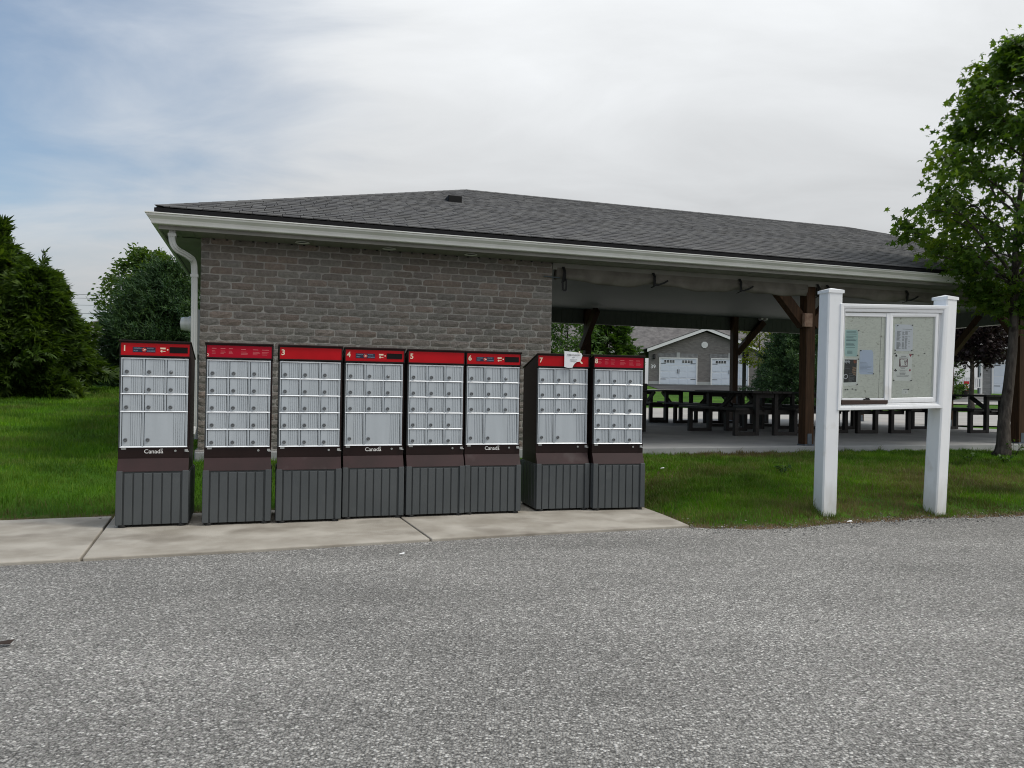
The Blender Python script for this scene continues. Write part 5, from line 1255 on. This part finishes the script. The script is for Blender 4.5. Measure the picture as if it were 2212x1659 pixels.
def conifer(name, label, group, base, H_, prof, nspr, size, lm, tmpl, seed, droop, layers=0, tips=(), trunk_r=.1, inner=.35, up=.2, roll=.5):
    t = thing(name, label, 'tree', tuple(base), 0, group); g = np.random.default_rng(seed); r = random.Random(seed)
    ph = np.array([p[0] for p in prof]); pr = np.array([p[1] for p in prof])
    m = MB(); m.tube([(0, 0, -.1), (.02, 0, H_ * .5), (0, .02, H_ * .97)], [trunk_r, trunk_r * .6, .012], 8)
    for i in range(40):
        h = H_ * (.08 + .85 * i / 40); az = i * 2.4; q = np.interp(h, ph, pr) * .85
        m.tube([(0, 0, h), (math.cos(az) * q * .5, math.sin(az) * q * .5, h - droop * q * .3), (math.cos(az) * q, math.sin(az) * q, h - droop * q * .5)], [.022, .012, .004], 5)
    m.build('trunk', M_bark2, t)
    cdf = np.cumsum(np.interp(np.linspace(0, H_, 200), ph, pr) + .05); cdf /= cdf[-1]
    h = np.interp(g.uniform(0, 1, nspr), cdf, np.linspace(0, H_, 200)); az = g.uniform(0, 2 * np.pi, nspr)
    if layers:
        lay = np.floor(h / H_ * layers); nb_ = 9
        az = (np.floor(az / (2 * np.pi) * nb_) + .5 * (lay % 2) + lay * .37) / nb_ * 2 * np.pi + g.normal(0, .16, nspr)
        h = (lay + .5) / layers * H_ + g.normal(0, .06, nspr)
    lob = 1 + .16 * np.sin(az * 5 + h * 3.1 + seed) + .14 * np.sin(az * 9 - h * 5.3) + .13 * np.sin(h * 8.2 + az * 2)
    rad = np.interp(np.clip(h, 0, H_), ph, pr) * lob
    fr = 1 - inner * g.uniform(0, 1, nspr) ** 1.6 * 1.6
    fr = np.clip(fr, .1, 1.0)
    pos = np.stack([np.cos(az) * rad * fr, np.sin(az) * rad * fr, h - droop * rad * fr * .45], -1)
    d = norm(np.stack([np.cos(az), np.sin(az), up + g.normal(0, .35, nspr) - droop * .5], -1) + g.normal(0, .38, (nspr, 3)))
    for (tx, ty, th, n_, rr_) in tips:
        k = g.integers(0, nspr, n_); hh = g.uniform(0, 1, n_) ** .8
        pos[k] = np.stack([tx + g.normal(0, 1, n_) * rr_ * (1.05 - hh), ty + g.normal(0, 1, n_) * rr_ * (1.05 - hh), th[0] + (th[1] - th[0]) * hh], -1); d[k] = norm(g.normal(0, .45, (n_, 3)) + np.array([0, 0, .8]))
    a, b_ = frame(d, g.normal(0, roll, nspr))
    instance_leaves('crown', tmpl[0], tmpl[1], pos, a, b_, size * g.uniform(.6, 1.25, nspr), lm, t)
    return t
LM_maple = leaf_mat('maple_leaves', [(0.034, 0.078, 0.011), (0.062, 0.124, 0.016), (0.105, 0.180, 0.020), (0.18, 0.245, 0.028)], .48)
LM_cedar = leaf_mat('cedar_sprays', [(0.014, 0.032, 0.006), (0.034, 0.068, 0.010), (0.066, 0.118, 0.015), (0.13, 0.19, 0.024)], .34)
LM_spruce = leaf_mat('spruce_needles', [(0.012, 0.032, 0.014), (0.026, 0.062, 0.024), (0.050, 0.105, 0.034), (0.10, 0.17, 0.042)], .2)
LM_green = leaf_mat('broad_leaves', [(0.022, 0.055, 0.010), (0.036, 0.085, 0.014), (0.060, 0.125, 0.022), (0.095, 0.160, 0.030)], .36)
LM_dec = leaf_mat('olive_leaves', [(0.026, 0.062, 0.011), (0.045, 0.092, 0.015), (0.075, 0.132, 0.020), (0.13, 0.185, 0.026)], .42)
LM_yel = leaf_mat('yellow_green_leaves', [(0.060, 0.095, 0.010), (0.110, 0.150, 0.014), (0.180, 0.200, 0.020), (0.26, 0.25, 0.03)], .42)
LM_red = leaf_mat('burgundy_leaves', [(0.010, 0.005, 0.007), (0.014, 0.007, 0.009), (0.020, 0.010, 0.011), (0.03, 0.014, 0.014)], .12)
def gpt(px, py, Y):
    p = atY(px, py, Y); p[2] = float(ground_z(p[0], p[1])); return p
mb_ = gpt(2166, 978, 10.75)
broadleaf('maple_tree', 'young green maple with slim grey trunk standing right of the notice board', None, mb_, (.34, 0), [(2.0, .25), (2.35, .62), (2.75, 1.15), (3.1, 1.40), (3.6, 1.46), (4.1, 1.28), (4.6, 1.06), (5.1, .84), (5.55, .55), (5.9, .24)],
          .088, 36, 12500, .118, LM_maple, M_bark, 11, MAPLE, droop=.55, clump=.11, shell=.42)
zc_ = lambda x, y: float(ground_z(x, y))
c1 = (-10.55, 15.6); c2 = (-9.42, 15.2); c3 = (-9.95, 16.6)
conifer('cedar_tree', 'tallest dark cedar at the left edge with a feathery top', 'cedar trees at the edge of the lawn', (*c1, zc_(*c1)), 3.12, [(0, 1.5), (.6, 1.7), (1.3, 1.55), (2.0, 1.15), (2.65, .62), (3.12, .08)], 17000, .27, LM_cedar, CEDAR, 21, .3, tips=[(.15, 0, (2.8, 3.45), 150, .11), (-.5, 0, (2.3, 2.9), 160, .12)], roll=.9)
conifer('cedar_tree', 'cedar right of the tallest one with a thin twig at its top', 'cedar trees at the edge of the lawn', (*c2, zc_(*c2)), 2.55, [(0, .55), (.5, .66), (1.0, .64), (1.5, .58), (2.0, .46), (2.35, .30), (2.55, .12)], 11500, .24, LM_cedar, CEDAR, 22, .3, tips=[(.10, 0, (2.35, 2.85), 10, .03), (-.3, .1, (2.1, 2.65), 110, .10)], roll=.9)
conifer('cedar_tree', 'lowest rounded cedar bush at the right end beside the far grey house', 'cedar trees at the edge of the lawn', (*c3, zc_(*c3)), 1.6, [(0, .38), (.3, .44), (.8, .38), (1.2, .24), (1.6, .05)], 6000, .23, LM_cedar, CEDAR, 23, .25, tips=[(-.1, 0, (1.3, 1.8), 90, .10)], roll=.9)
s1 = atY(348, 800, 19.0)
conifer('spruce_tree', 'broad dark spruce behind mailbox 1 and the downspout', None, (s1[0], s1[1], zc_(s1[0], s1[1])), 2.95, [(0, 1.0), (.5, 1.20), (1.2, 1.18), (1.9, .92), (2.5, .5), (2.95, .1)], 7600, .40, LM_spruce, SPRUCE, 31, .15, layers=15, tips=[(.55, 0, (2.6, 3.3), 40, .10)], trunk_r=.09, up=.25, inner=.5)
d1 = atY(318, 800, 22.5)
broadleaf('shade_tree', 'sunlit leafy tree rising behind the dark spruce', None, (d1[0], d1[1], zc_(d1[0], d1[1])), (.0, 0), [(1.0, .9), (1.6, 1.40), (2.3, 1.45), (2.9, 1.12), (3.4, .78), (3.72, .3)], .10, 26, 8500, .13, LM_dec, M_bark2, 41, OVAL, clump=.13, shell=.35)
# seen through the pavilion
p = gpt(1225, 780, 29); broadleaf('young_tree', 'light green leafy tree seen just right of the stone wall', None, p, (0, 0), [(.5, .6), (1.2, 1.15), (2.2, 1.35), (3.2, 1.0), (4.0, .3)], .07, 20, 4200, .17, LM_green, M_bark2, 51, OVAL, clump=.16)
p = gpt(1310, 780, 31); conifer('arborvitae', 'mid green conifer between the back timber post and the garage roof', None, p, 4.6, [(0, .9), (1.0, 1.05), (2.2, 1.0), (3.4, .7), (4.6, .1)], 5200, .36, LM_green, CEDAR, 52, .25, layers=12, roll=.9)
p = gpt(1634, 830, 43); broadleaf('yellow_tree', 'small yellow green tree in front of the second garage door', None, p, (.25, 0), [(1.7, .4), (2.2, 1.0), (2.9, 1.0), (3.6, .95), (4.6, .8), (5.6, .3)], .07, 20, 2600, .17, LM_yel, M_bark, 53, OVAL, clump=.14, shell=.2)
p = gpt(1716, 830, 33); conifer('spruce_tree', 'dark spruce seen under the pavilion left of the notice board', None, p, 4.8, [(0, 1.5), (.7, 1.6), (1.8, 1.25), (3.2, .75), (4.8, .05)], 8000, .42, LM_spruce, SPRUCE, 54, .2, layers=16, inner=.5)
p = gpt(2098, 878, 36); broadleaf('burgundy_maple', 'dark burgundy maple beside the white porch railing', None, p, (0, 0), [(2.25, .8), (2.5, 1.25), (3.3, 1.6), (4.2, 1.5), (5.0, .9), (5.6, .3)], .13, 26, 9000, .22, LM_red, M_bark, 55, MAPLE, clump=.2)
p = gpt(2052, 830, 44); broadleaf('shrub', 'small green shrub by the left end of the white porch railing', None, p, (0, 0), [(.1, .5), (.6, .7), (1.6, .6), (2.6, .4), (3.0, .1)], .04, 12, 1500, .16, LM_green, M_bark2, 56, OVAL, cat='shrub')
# weeds and suckers at the maple foot and in the lawn
def weed(px, py, Y, h, n, lb, seed, ls=.05):
    p = gpt(px, py, Y); t = thing('weed', lb, 'weed', tuple(p), 0, 'leafy weeds in the lawn'); g = np.random.default_rng(seed)
    m = MB()
    for k in range(5): a = k * 1.3 + seed; m.tube([(0, 0, -.01), (math.cos(a) * h * .35, math.sin(a) * h * .35, h * .6), (math.cos(a) * h * .7, math.sin(a) * h * .7, h)], [.004, .003, .002], 5)
    m.build('stems', M_bark2, t)
    a = g.integers(0, 5, n) * 1.3 + seed; f = g.uniform(.3, 1.1, n)
    pos = np.stack([np.cos(a) * h * .7 * f, np.sin(a) * h * .7 * f, h * f ** .8], -1) + g.normal(0, h * .1, (n, 3)); d = norm(np.stack([np.cos(a), np.sin(a), 0 * a + .2], -1) + g.normal(0, .5, (n, 3)))
    x, y = frame(d, g.normal(0, .7, n)); instance_leaves('leaves', OVAL[0], OVAL[1], pos, x, y, ls * g.uniform(.6, 1.3, n), LM_green, t)
weed(2190, 975, 10.7, .22, 40, 'pale sucker shoot at the right foot of the maple trunk', 1)
weed(2172, 1003, 10.0, .10, 24, 'pale low weed in front of the maple trunk', 2, .06)
weed(1690, 1045, 8.6, .10, 40, 'leafy weed in the lawn left of the first white sign post', 3, .05)
weed(2092, 1000, 10.0, .10, 26, 'leafy weed in the lawn between the right sign post and the maple', 4, .05)
# tufts along the slab edge
# ================================================================== HOUSES
def brick_face(name, c1, c2, mort, sc_):
    m = bpy.data.materials.new(name); m.use_nodes = True; t = m.node_tree; b = t.nodes['Principled BSDF']; b.inputs['Roughness'].default_value = .9
    g = t.nodes.new('ShaderNodeTexCoord'); s = t.nodes.new('ShaderNodeSeparateXYZ'); c = t.nodes.new('ShaderNodeCombineXYZ'); k = t.nodes.new('ShaderNodeTexBrick'); ad = t.nodes.new('ShaderNodeMath')
    ll = t.links.new; ll(g.outputs['Object'], s.inputs[0]); ll(s.outputs[0], ad.inputs[0]); ll(s.outputs[1], ad.inputs[1]); ll(ad.outputs[0], c.inputs[0]); ll(s.outputs[2], c.inputs[1]); ll(c.outputs[0], k.inputs[0])
    k.inputs['Color1'].default_value = (*c1, 1); k.inputs['Color2'].default_value = (*c2, 1); k.inputs['Mortar'].default_value = (*mort, 1); k.inputs['Scale'].default_value = 1
    k.inputs['Brick Width'].default_value = .26; k.inputs['Row Height'].default_value = .085; k.inputs['Mortar Size'].default_value = .008
    ll(k.outputs[0], b.inputs['Base Color']); return m
M_hbrick = brick_face('house_brick', (0.150, 0.140, 0.130), (0.215, 0.200, 0.188), (0.19, 0.18, 0.17), 1)
M_hstone = brick_face('house_stone', (0.20, 0.20, 0.205), (0.28, 0.28, 0.28), (0.20, 0.2, 0.2), 1)
M_hroof = mat('house_shingles', (0.130, 0.122, 0.120), .95, spec=.1, col2=(0.19, 0.18, 0.175), scale=3.5, detail=9, blotch=((0.10, 0.095, 0.095), 1.2, .5, .7))
M_garage = mat('garage_door_white', (0.68, 0.74, 0.82), .45, col2=(0.64, 0.70, 0.78), scale=1)
M_hwhite = mat('house_trim_white', (0.80, 0.80, 0.79), .5); M_glassd = mat('dark_glass', (0.02, 0.025, 0.03), .35, spec=.2)
M_hside = mat('pale_siding', (0.40, 0.41, 0.40), .7)
def garage_door(x, w, h, parent, handles=True):
    d = MB().box(x, x + w, .02, .06, 0, h).build('garage_door', M_garage, parent)
    MB().box(x - .09, x, -.03, .05, 0, h + .09).build('door_trim', M_hwhite, parent); MB().box(x + w, x + w + .09, -.03, .05, 0, h + .09).build('door_trim', M_hwhite, parent); MB().box(x, x + w, -.03, .05, h, h + .09).build('door_trim', M_hwhite, parent)
    pw_ = w / 4
    for r_ in range(3):
        for k in range(4):
            m = MB(); z0 = .09 + r_ * h / 4.05; m.box(x + k * pw_ + .07, x + (k + 1) * pw_ - .07, .008, .021, z0, z0 + h / 4 - .16); m.build('raised_panel', M_garage, d, bevel=.004)
    for r_ in range(1, 4): MB().box(x + .005, x + w - .005, .014, .0205, r_ * h / 4.05 + .0, r_ * h / 4.05 + .02).build('section_joint', M_hwhite, d)
    for k in (0, 1):
        x0 = x + w * (.10 + .50 * k); ww = w * .30
        m = MB(); m.box(x0, x0 + ww, .006, .022, h * .845, h * .945); wf = m.build('window', M_hwhite, d)
        for j in range(4):
            for r_ in range(2): MB().box(x0 + .03 + j * ww / 4, x0 + (j + 1) * ww / 4 - .02, .0, .008, h * .852 + r_ * h * .047, h * .892 + r_ * h * .047).build('pane', M_glassd, wf)
    for z in (h * .22, h * .82):
        for s in (0, 1):
            m = MB(); a = x + .05 if s == 0 else x + w - .05 - w * .14; m.box(a, a + w * .14, .0, .012, z - .02, z + .02); m.build('strap_hinge', M_black, d)
    if handles:
        for s in (-1, 1): m = MB(); m.box(x + w / 2 + s * .07 - .018, x + w / 2 + s * .07 + .018, -.02, .008, h * .44, h * .60); m.build('handle', M_black, d)
    return d
# bungalow with twin garage doors, seen through the pavilion
YA = 62.0
a0 = atY(1396, 830, YA); zA = a0[2] - .02; kx = lambda px: float(atY(px, 800, YA)[0] - a0[0]); kz = lambda py, px=1500: float(atY(px, py, YA)[2]) - zA
hA = thing('brick_bungalow', 'grey brick bungalow with gable over twin white garage doors seen through the pavilion', 'house', (a0[0], YA, zA))
wl_, wr_ = kx(1402), kx(1660); zev = kz(760); zap = kz(717, 1523); xa = kx(1523.5)
def wall_with(holes, x0, x1, ze, xa_, za, th=.3):
    """gable wall cut round its door openings"""
    m = MB(); cuts = sorted(holes); xs2 = [x0] + [v for c in cuts for v in c[:2]] + [x1]
    for j in range(0, len(xs2), 2): m.box(xs2[j], xs2[j + 1], 0.051, th, -1, ze)
    for (a, b_, h) in cuts: m.box(a, b_, 0.051, th, h, ze)
    if za > ze: m.add([(x0, .051, ze), (x1, .051, ze), (xa_, .051, za), (x0, th, ze), (x1, th, ze), (xa_, th, za)], [(0, 1, 2), (5, 4, 3), (0, 3, 4, 1), (1, 4, 5, 2), (2, 5, 3, 0)])
    return m
g1, g2 = kx(1426), kx(1537.5); gw = kx(1504) - kx(1426); gh = 2.12
wall_with([(g1 - .09, g1 + gw + .09, gh + .09), (g2 - .09, g2 + gw + .09, gh + .09)], wl_, wr_, zev, xa, zap).build('brick_wall', M_hbrick, hA)
garage_door(g1, gw, gh, hA); garage_door(g2, gw, gh, hA)
for g_ in (g1, g2):
    m = MB()
    for k in range(int((gw + .3) / .1)): m.box(g_ - .15 + k * .1, g_ - .15 + k * .1 + .085, .02, .052, gh + .12, gh + .42)
    so_ = m.build('soldier_course', M_hstone, hA); MB().box(g_ + gw / 2 - .14, g_ + gw / 2 + .14, -.01, .05, gh + .10, gh + .50).build('keystone', M_hside, hA)
MB().box(wl_ - .02, g1 - .1, .02, .06, -.4, .28).build('stone_plinth', M_hside, hA); MB().box(g1 + gw + .1, g2 - .1, .02, .06, -.4, .28).build('stone_plinth', M_hside, hA)
m = MB(); zv = kz(745, 1521); vs = [(xa - .08 + .27 * math.cos(R(22.5 + 45 * k)), y, zv + .27 * math.sin(R(22.5 + 45 * k))) for y in (-.02, .05) for k in range(8)]
m.add(vs, [tuple(range(8)), tuple(range(15, 7, -1))] + [(k, 8 + k, 8 + (k + 1) % 8, (k + 1) % 8) for k in range(8)]); vo = m.build('gable_vent', M_hwhite, hA)
for k in range(4): MB().box(xa - .26, xa + .10, -.035, -.02, zv - .15 + k * .09, zv - .09 + k * .09).build('louvre', M_hwhite, vo)
m = MB(); m.box(kx(1412) - .09, kx(1412) + .09, -.16, .05, kz(775, 1412), kz(765, 1412)); m.lathe([(.03, 0), (.12, .08), (.09, .28), (.02, .36)], (kx(1412), -.14, kz(776, 1412)), 8); m.build('wall_lamp', M_black, hA)
T_(hA, 'house_number', '39', .42, kx(1411), kz(792, 1411), .03, M_hwhite, .01)
for sgn in (-1, 1):
    ex = kx(1396) if sgn < 0 else 2 * xa - kx(1396); ez = kz(762); m = MB()
    m.add([(ex, -.35, ez), (xa, -.35, zap + .10), (xa, -.35, zap + .34), (ex, -.35, ez + .26), (ex, -.30, ez), (xa, -.30, zap + .10), (xa, -.30, zap + .34), (ex, -.30, ez + .26)], [(0, 1, 2, 3), (7, 6, 5, 4), (0, 4, 5, 1), (1, 5, 6, 2), (2, 6, 7, 3), (3, 7, 4, 0)]); m.build('barge_board', M_hwhite, hA)
    m = MB(); m.add([(ex, -.36, ez + .26), (xa, -.36, zap + .35), (xa, 9, zap + .35), (ex, 9, ez + .26), (ex, -.36, ez + .32), (xa, -.36, zap + .41), (xa, 9, zap + .41), (ex, 9, ez + .32)], [(0, 1, 2, 3), (7, 6, 5, 4), (0, 4, 5, 1), (1, 5, 6, 2), (2, 6, 7, 3), (3, 7, 4, 0)]); m.build('roof', M_hroof, hA)
xL, xR = kx(1120), kx(1905); ze = kz(756, 1340)
m = MB(); m.add([(xL, 2.2, ze), (xR, 2.2, ze), (xR, 15, ze), (xL, 15, ze), (xL + 4.5, 8.6, ze + 4.3), (xR - 4.5, 8.6, ze + 4.3)], [(0, 1, 5, 4), (1, 2, 5), (2, 3, 4, 5), (3, 0, 4), (0, 3, 2, 1)]); m.build('roof', M_hroof, hA)
MB().box(xL, kx(1400), 2.08, 2.2, ze - .12, ze + .05).build('gutter', M_hwhite, hA); MB().box(kx(1655), xR, 2.08, 2.2, ze - .12, ze + .05).build('gutter', M_hwhite, hA)
MB().box(xL + .5, wl_ + .2, 3, 3.3, -1, ze).build('brick_wall', M_hbrick, hA); MB().box(wr_ - .2, xR - .5, 3, 3.3, -1, ze).build('brick_wall', M_hbrick, hA)
w_ = MB().box(kx(1384), kx(1398), 2.9, 3.0, .5, 2.3).build('window', M_glassd, hA); MB().box(kx(1384), kx(1398), 2.86, 2.9, 1.3, 1.36).build('sash_bar', M_hwhite, w_)
w_ = MB().box(kx(1684), kx(1716), 2.9, 3.0, .7, 1.95).build('window', M_glassd, hA); MB().box(kx(1699), kx(1701), 2.86, 2.9, .7, 1.95).build('sash_bar', M_hwhite, w_)
# second house on the right
YB = 47.0
b0_ = atY(2142, 850, YB); zB = float(b0_[2]); bx = lambda px: float(atY(px, 810, YB)[0] - b0_[0]); bz = lambda py, px=2130: float(atY(px, py, YB)[2]) - zB
hB = thing('stone_house', 'grey stone house with white garage door and porch at the right edge', 'house', (b0_[0], YB, zB))
gwB = 2.75
wall_with([(.0, gwB + .18, 2.2)], bx(2118), bx(2142) + gwB + 1.5, 2.9, 1, 0).build('stone_wall', M_hstone, hB)
garage_door(.09, gwB, 2.11, hB)
MB().box(bx(1985), bx(2118), 3.0, 3.3, -.6, 2.9).build('stone_wall', M_hstone, hB); MB().box(bx(2000), bx(2016), 2.9, 3.0, .6, 2.0).build('window', M_glassd, hB)
MB().box(bx(2112), bx(2116), -.3, -.15, -.05, 2.8).build('porch_post', M_hwhite, hB)
MB().box(bx(1985), bx(2118), -.4, 3.0, -.3, -.02).build('porch_floor', M_walk, hB)
m = MB(); m.add([(bx(1960), -.6, 2.85), (bx(2330), -.6, 2.85), (bx(2330), 11, 2.85), (bx(1960), 11, 2.85), (bx(2080), 5.2, 5.6), (bx(2230), 5.2, 5.6)], [(0, 1, 5, 4), (1, 2, 5), (2, 3, 4, 5), (3, 0, 4), (0, 3, 2, 1)]); m.build('roof', M_hroof, hB)
MB().box(bx(1960), bx(2330), -.72, -.6, 2.72, 2.88).build('gutter', M_hwhite, hB)
rl = thing('porch_railing', 'white picket railing along the porch of the stone house', 'railing', (b0_[0], YB - .35, zB))
zr0, zr1 = bz(838, 2090), bz(816, 2090)
MB().box(bx(2040), bx(2113), -.03, .03, zr1 - .06, zr1 + .02).build('top_rail', M_hwhite, rl); MB().box(bx(2040), bx(2113), -.03, .03, zr0, zr0 + .06).build('bottom_rail', M_hwhite, rl)
nbal = 15
bm0 = MB().box(-.03, .03, -.02, .02, zr0 + .06, zr1 - .06).mesh('baluster')
for k in range(nbal): obj('baluster', bm0, M_hwhite, rl, (bx(2043) + k * (bx(2111) - bx(2043)) / (nbal - 1), 0, 0))
# planters and small flag in front of the porch
for j, (px, lb) in enumerate(((2070, 'dark planter of green leaves at the left of the small flag'), (2083, 'dark planter bursting with foliage just beside the small flag'))):
    p = gpt(px, 838, YB - 1.2); p[2] = zB - .25; t = thing('flower_planter', lb, 'planter', tuple(p), 0, 'planters in front of the porch')
    m = MB(); m.lathe([(.16, 0), (.24, .36), (.26, .36), (.26, .40), (.22, .40)], (0, 0, 0), 14); m.build('pot', M_tbl, t)
    g = np.random.default_rng(70 + j); n_ = 160; d = norm(g.normal(0, 1, (n_, 3)) + [0, 0, .6]); x, y = frame(d, g.normal(0, .8, n_)); instance_leaves('leaves', OVAL[0], OVAL[1], d * g.uniform(.1, .36, (n_, 1)) + [0, 0, .46], x, y, .17 * g.uniform(.6, 1.2, n_), LM_green, t)
p = atY(2088, 835, YB - 1.3); p[2] = zB - .22; fl = thing('garden_flag', 'small red and white maple leaf flag standing by the porch planters', 'flag', tuple(p))
M_flagr = mat('flag_red', (0.50, 0.02, 0.03), .7)
fw = .30; fz0, fz1 = .22, .92
MB().box(-fw / 2, fw / 2, -.006, .006, fz0, fz1).build('flag_cloth', M_hwhite, fl); MB().box(-fw / 2, fw / 2, -.009, .009, fz1 - .17, fz1 + .001).build('red_band', M_flagr, fl); MB().box(-fw / 2, fw / 2, -.009, .009, fz0 - .001, fz0 + .17).build('red_band', M_flagr, fl)
lf_ = [(0, .17), (.03, .10), (.07, .12), (.06, .04), (.11, .06), (.10, .01), (.13, -.01), (.05, -.07), (.06, -.10), (.01, -.09), (.01, -.16), (-.01, -.16), (-.01, -.09), (-.06, -.10), (-.05, -.07), (-.13, -.01), (-.10, .01), (-.11, .06), (-.06, .04), (-.07, .12), (-.03, .10)]
m = MB(); m.add([(x * .8, -.010, .57 + z * .8) for x, z in lf_] + [(x * .8, -.004, .57 + z * .8) for x, z in lf_], [tuple(range(21)), tuple(range(41, 20, -1))] + [(k, 21 + k, 21 + (k + 1) % 21, (k + 1) % 21) for k in range(21)]); m.build('maple_leaf', M_flagr, fl)
m = MB(); m.tube([(-fw / 2 - .02, 0, 0), (-fw / 2 - .02, 0, fz1 + .05)], .015, 6); m.build('pole', M_black, fl)
# lamp post
p = gpt(1607, 832, 44); lp = thing('lamp_post', 'black square lamp post beside the small yellow green tree', 'lamp post', tuple(p)); hz = float(atY(1607, 772, 44)[2]) - p[2]
MB().box(-.085, .085, -.085, .085, 0, hz).build('pole', M_black, lp)
m = MB(); m.box(-.11, .22, -.11, .11, hz + .002, hz + .24); m.box(-.14, .26, -.14, .14, hz + .24, hz + .29); m.build('lantern', M_black, lp)
# far house behind the left trees
YC = 55.0; c0 = atY(185, 815, YC); zC = float(c0[2]) - .1; cz = lambda py: float(atY(190, py, YC)[2]) - zC; cx = lambda px: float(atY(px, 760, YC)[0] - c0[0])
hC = thing('far_house', 'far house with grey hip roof between the cedars and the spruce', 'house', (c0[0], YC, zC))
MB().box(cx(90), cx(300), 0, 9, -1.5, cz(722)).build('wall', M_hside, hC)
m = MB(); m.add([(cx(80), -.4, cz(722)), (cx(310), -.4, cz(722)), (cx(310), 9.4, cz(722)), (cx(80), 9.4, cz(722)), (cx(160), 4.5, cz(676)), (cx(235), 4.5, cz(676))], [(0, 1, 5, 4), (1, 2, 5), (2, 3, 4, 5), (3, 0, 4), (0, 3, 2, 1)]); m.build('roof', M_hroof, hC)
MB().box(cx(204), cx(262), -.05, -.001, -.2, cz(762)).build('garage_door', M_garage, hC); MB().box(cx(150), cx(176), -.05, -.001, cz(782), cz(745)).build('window', M_glassd, hC)
M_drive = M_walk
strip('far_driveway', [(-33, 48, 55), (-24, 48, 55)], M_walk, .05); strip('bare_strip', [(-18.5, 24.0, 25.2), (-8, 26.0, 27.2)], mat('bare_earth', (0.17, 0.11, 0.055), .95, col2=(0.10, 0.09, 0.04), scale=2), .02)
# overhead wires
for j, (y_, hgt) in enumerate(((634, 0), (642, 0), (657, 0), (675, 0))):
    a, b_ = atY(-60, y_ - 2, 75), atY(420, y_ + 3, 82)
    m = MB(); m.tube([a, (a + b_) / 2 - [0, 0, .08], b_], .022, 5)
    tag(m.build('overhead_wire', mat('wire_grey', (0.12, 0.13, 0.15), .7) if j == 0 else bpy.data.materials['wire_grey']), ['topmost of the four thin wires crossing the sky left', 'second wire from the top in the sky left of the spruce', 'third wire from the top in the sky left of the spruce', 'lowest wire just above the far house roof'][j], 'wire', 'overhead wires left of the spruce')
# small litter
def scrap(px, py, lb, col, s, name='paper_scrap', cat='litter'):
    p = atZ(px, py, 0.0); p[2] = max(float(ground_z(p[0], p[1])), 0) + .012
    if py < 1110: p = gpt(px, py, 8.6); p[2] += .05
    m = MB(); m.add([(-s, -s * .4, 0), (s, -s * .5, .004), (s * .9, s * .5, .012), (-s * .8, s * .4, .002), (-s, -s * .4, .002), (s, -s * .5, .006), (s * .9, s * .5, .014), (-s * .8, s * .4, .004)], [(0, 1, 2, 3), (7, 6, 5, 4), (0, 4, 5, 1), (1, 5, 6, 2), (2, 6, 7, 3), (3, 7, 4, 0)])
    tag(m.build(name, col, None, tuple(p)), lb, cat)
scrap(1430, 1059, 'white scrap on the lawn right of mailbox 8', M_whitep, .022)
scrap(1835, 1130, 'white scrap at the lawn edge under the notice board', M_whitep, .022)
scrap(868, 1201, 'pale scrap on the asphalt in front of mailbox 4', M_whitep, .018)
M_dead = mat('dead_leaf', (0.035, 0.022, 0.015), .9)
scrap(10, 1396, 'dark dead leaf on the asphalt at the left edge', M_dead, .035, 'fallen_leaf', 'leaf')
scrap(205, 1126, 'dark dead grass clump at the back corner of the path beside mailbox 1', M_dead, .05, 'fallen_leaf', 'leaf')
